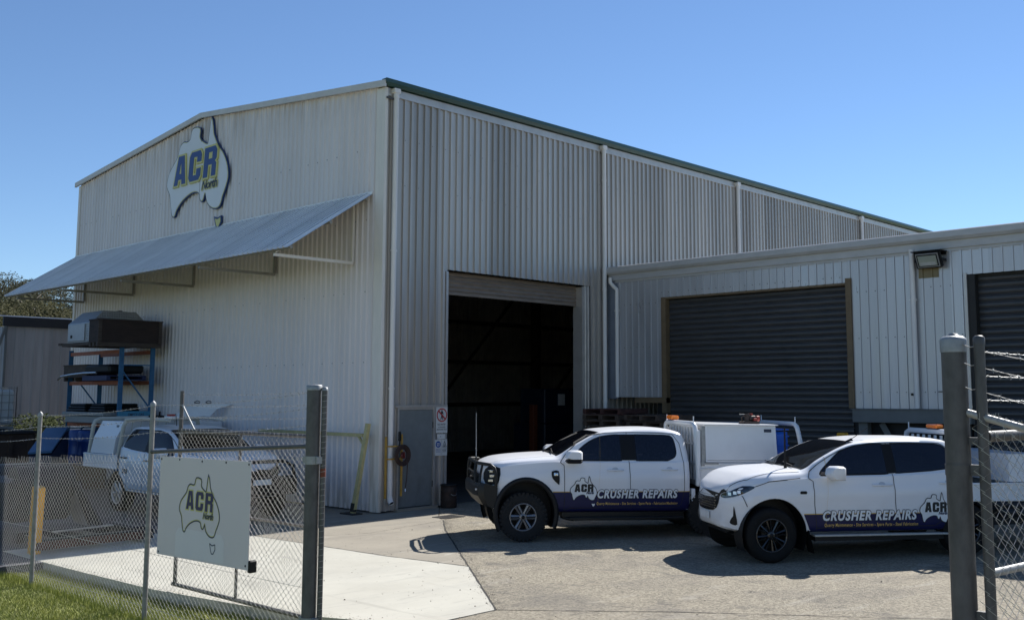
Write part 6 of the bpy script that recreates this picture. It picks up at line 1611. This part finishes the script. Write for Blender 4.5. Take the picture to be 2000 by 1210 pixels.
b = MB().mat(M_beamg).bar((-.66, 19.42, 4.7), (-1.0, 19.42, 3.5), .08, .08).bar((-.64, 19.42, 0), (-.64, 19.42, 4.7), .06, .06); b.build('corner_trim', ns)
n2 = thing('distant_blue_shed', (-6, 34, 0), 'blue-grey roofed shed just visible at the extreme left', 'shed')
b = MB().mat(mat('blue_grey_wall', (.10, .12, .18), .5, .2, .1, 2, sheet=0)); cladding(b, (0, 30, 0), (1, 0, 0), (0, -1, 0), -14, .8, 0, 5.4, pitch=.3, pan=.26, up=.01, h=.03); b.build('wall', n2)
b = MB().mat(mat('blue_grey_roof', (.20, .25, .32), .5, .3, .1, 2)).add([(-14, 29.8, 5.4), (1, 29.8, 5.4), (1, 36, 6.6), (-14, 36, 6.6)], [(0, 1, 2, 3)], False).box(-14, 1, 29.72, 29.8, 5.3, 5.5); b.build('roof', n2)

def leaf_cloud(b, lobes, n, size, rnd, flat=.6):
    vs = []; fs = []
    tot = sum(l[3]**2 for l in lobes)
    for (cx, cy, cz, r, sz) in lobes:
        for _ in range(int(n*r*r/tot)):
            while True:
                p = Vector((rnd.uniform(-1, 1), rnd.uniform(-1, 1), rnd.uniform(-1, 1)))
                if .35 < p.length < 1: break
            if rnd.random() < .5: p = p.normalized()*rnd.uniform(.75, 1.05)
            c = Vector((cx+p.x*r, cy+p.y*r, cz+p.z*r*sz)); s = size*rnd.uniform(.5, 1.3)
            a = Vector((rnd.gauss(0, 1), rnd.gauss(0, 1), rnd.gauss(0, 1))).normalized(); q = a.orthogonal().normalized()*rnd.uniform(.35, .6); k = len(vs)
            vs += [c-a*s, c+q*s, c+a*s, c-q*s]; fs.append((k, k+1, k+2, k+3))
    b.add(vs, fs, False)
def leafmat(name, c1, c2, sc=1.2):
    m = mat(name, c1, .7, 0, 0, sc, col2=c2, contrast=1.2, spec=.15); n = m.node_tree; bs = n.nodes['Principled BSDF']
    bs.inputs['Transmission Weight'].default_value = 0; bs.inputs['Subsurface Weight'].default_value = 0
    tr = n.nodes.new('ShaderNodeBsdfTranslucent'); src = bs.inputs['Base Color'].links[0].from_socket; n.links.new(src, tr.inputs[0])
    mx = n.nodes.new('ShaderNodeMixShader'); mx.inputs[0].default_value = .3; out = n.nodes['Material Output']
    n.links.new(bs.outputs[0], mx.inputs[1]); n.links.new(tr.outputs[0], mx.inputs[2]); n.links.new(mx.outputs[0], out.inputs[0]); return m
M_l1 = leafmat('gum_leaves', (.075, .072, .03), (.022, .026, .014)); M_l2 = leafmat('dark_leaves', (.04, .046, .022), (.014, .02, .011)); M_l3 = leafmat('yellow_green_leaves', (.11, .10, .034), (.035, .04, .016))
M_bark = mat('pale_bark', (.20, .17, .14), .8, 0, .3, 4)
hv = []; hf = []; nx_, ny_ = 40, 30
def hill_z(x, y):
    d = (y-36)/70
    base = max(0, min(1, d)); return -.2+base*(9.5+2.2*sin(x*.05+1)+.9*sin(x*.21))
for j in range(ny_+1):
    for i in range(nx_+1):
        x = -90+i*6; y = 34+j*4; hv.append((x, y, hill_z(x, y)))
for j in range(ny_):
    for i in range(nx_): k = j*(nx_+1)+i; hf.append((k, k+1, k+nx_+2, k+nx_+1))
b = MB().mat(mat('hill_scrub', (.075, .085, .03), .95, 0, 0, .6, .2, 6, col2=(.04, .05, .02))).add(hv, hf, True); tag(b.build('hill'), kind='structure')
def tree(x, y, h, cr, m, label, group, seed, leaves=6500, size=.085, base=None):
    rnd = random.Random(seed); z0 = hill_z(x, y) if base is None else base
    t = thing('gum_tree', (x, y, z0-.1), label, 'tree', group)
    b = MB().mat(M_bark); tr = [(x, y, z0-.3), (x+.15, y, z0+h*.3), (x+rnd.uniform(-.3, .3), y, z0+h*.6)]; b.tube(tr, .2, 8, rs=[.22, .16, .10]); lobes = []
    for k in range(9):
        a = rnd.uniform(0, 2*pi); rr_ = cr*rnd.uniform(.15, .75); zz = z0+h*rnd.uniform(.50, .88); p = Vector((x+rr_*cos(a), y+rr_*sin(a), zz))
        b.tube([tr[1] if k % 2 else tr[2], (Vector(tr[2])+p)/2+Vector((0, 0, .2)), p], .05, 5, rs=[.10, .06, .03]); lobes.append((p.x, p.y, p.z, cr*rnd.uniform(.28, .50), rnd.uniform(.6, .9)))
    b.build('trunk', t); b = MB().mat(m); leaf_cloud(b, lobes, leaves, size, rnd); b.build('crown', t); return t
def on_ray(px, D):                                                  # planning helper: ground position of a picture column at a distance
    d = F_+R_*((px-1112.2)/1990.7); d.z = 0; return CAM.x+d.x*D, CAM.y+d.y*D
def gum(px, D, top, cr, m, label, group, seed, **kw):
    x, y = on_ray(px, D); z0 = hill_z(x, y); tree(x, y, max(3.5, top-z0), cr, m, label, group, seed, **kw)
gum(8, 92, 12.9, 3.0, M_l2, 'tall dark gum tree on the skyline at the extreme left', None, 1)
gum(38, 95, 12.8, 2.4, M_l2, 'rounded dark gum tree on the skyline just right of the tallest', None, 2)
gum(80, 98, 14.6, 2.6, M_l2, 'small gum crown poking up above the awning edge', None, 3)
gum(-30, 84, 12.4, 3.4, M_l1, 'olive gum tree at the frame edge below the skyline trees', None, 4)
gum(150, 90, 12.2, 2.4, M_l2, 'dark tree right against the shed corner under the awning', None, 5)
gum(118, 88, 12.0, 2.8, M_l1, 'olive gum tree behind the middle awning bracket', None, 6)
gum(60, 80, 11.6, 3.2, M_l1, 'broad olive gum tree below the awning tip', None, 7)
gum(20, 70, 9.4, 3.2, M_l3, 'yellow-green gum tree low on the hillside at the left', None, 8)
gum(90, 62, 8.9, 3.0, M_l3, 'bright yellow-green tree just above the grey shed roof', None, 9)
gum(135, 64, 8.0, 2.2, M_l2, 'dark scrubby tree above the right end of the grey shed', None, 10)
gum(45, 60, 7.9, 2.8, M_l3, 'leafy olive-yellow tree above the left end of the grey shed', None, 11)
gum(0, 60, 7.6, 2.6, M_l3, 'pale green tree at the left edge above the blue shed', None, 12)
rnd = random.Random(77); wl = []
for k in range(150):
    px = rnd.uniform(-60, 190); D = rnd.uniform(64, 112); x, y = on_ray(px, D); z = hill_z(x, y); wl.append((x, y, z+rnd.uniform(.3, 1.6), rnd.uniform(1.1, 2.2), .8))
b = MB().mat(M_l1); leaf_cloud(b, wl, 40000, .10, rnd); tag(b.build('hillside_scrub'), kind='stuff')
# shrub between the sheds
sh = thing('shrub', (-1.2, 16.6, 0), 'leafy green shrub growing between the two sheds at the left', 'shrub'); rnd = random.Random(5); lobes = []
for k in range(15): lobes.append((rnd.uniform(-2.3, .3), rnd.uniform(16.2, 17.4), rnd.uniform(.55, 1.55), rnd.uniform(.35, .55), .9))
b = MB().mat(leafmat('shrub_leaves', (.10, .12, .035), (.025, .038, .012), 4)); leaf_cloud(b, lobes, 9000, .055, rnd); b.build('foliage', sh)
b = MB().mat(M_bark)
for k in range(6): b.tube([(-1.2+k*.1, 16.7, 0), (-1.8+k*.35, 16.7, .6), (-2.0+k*.42, 16.7, 1.3)], .02, 5)
b.build('stem', sh)
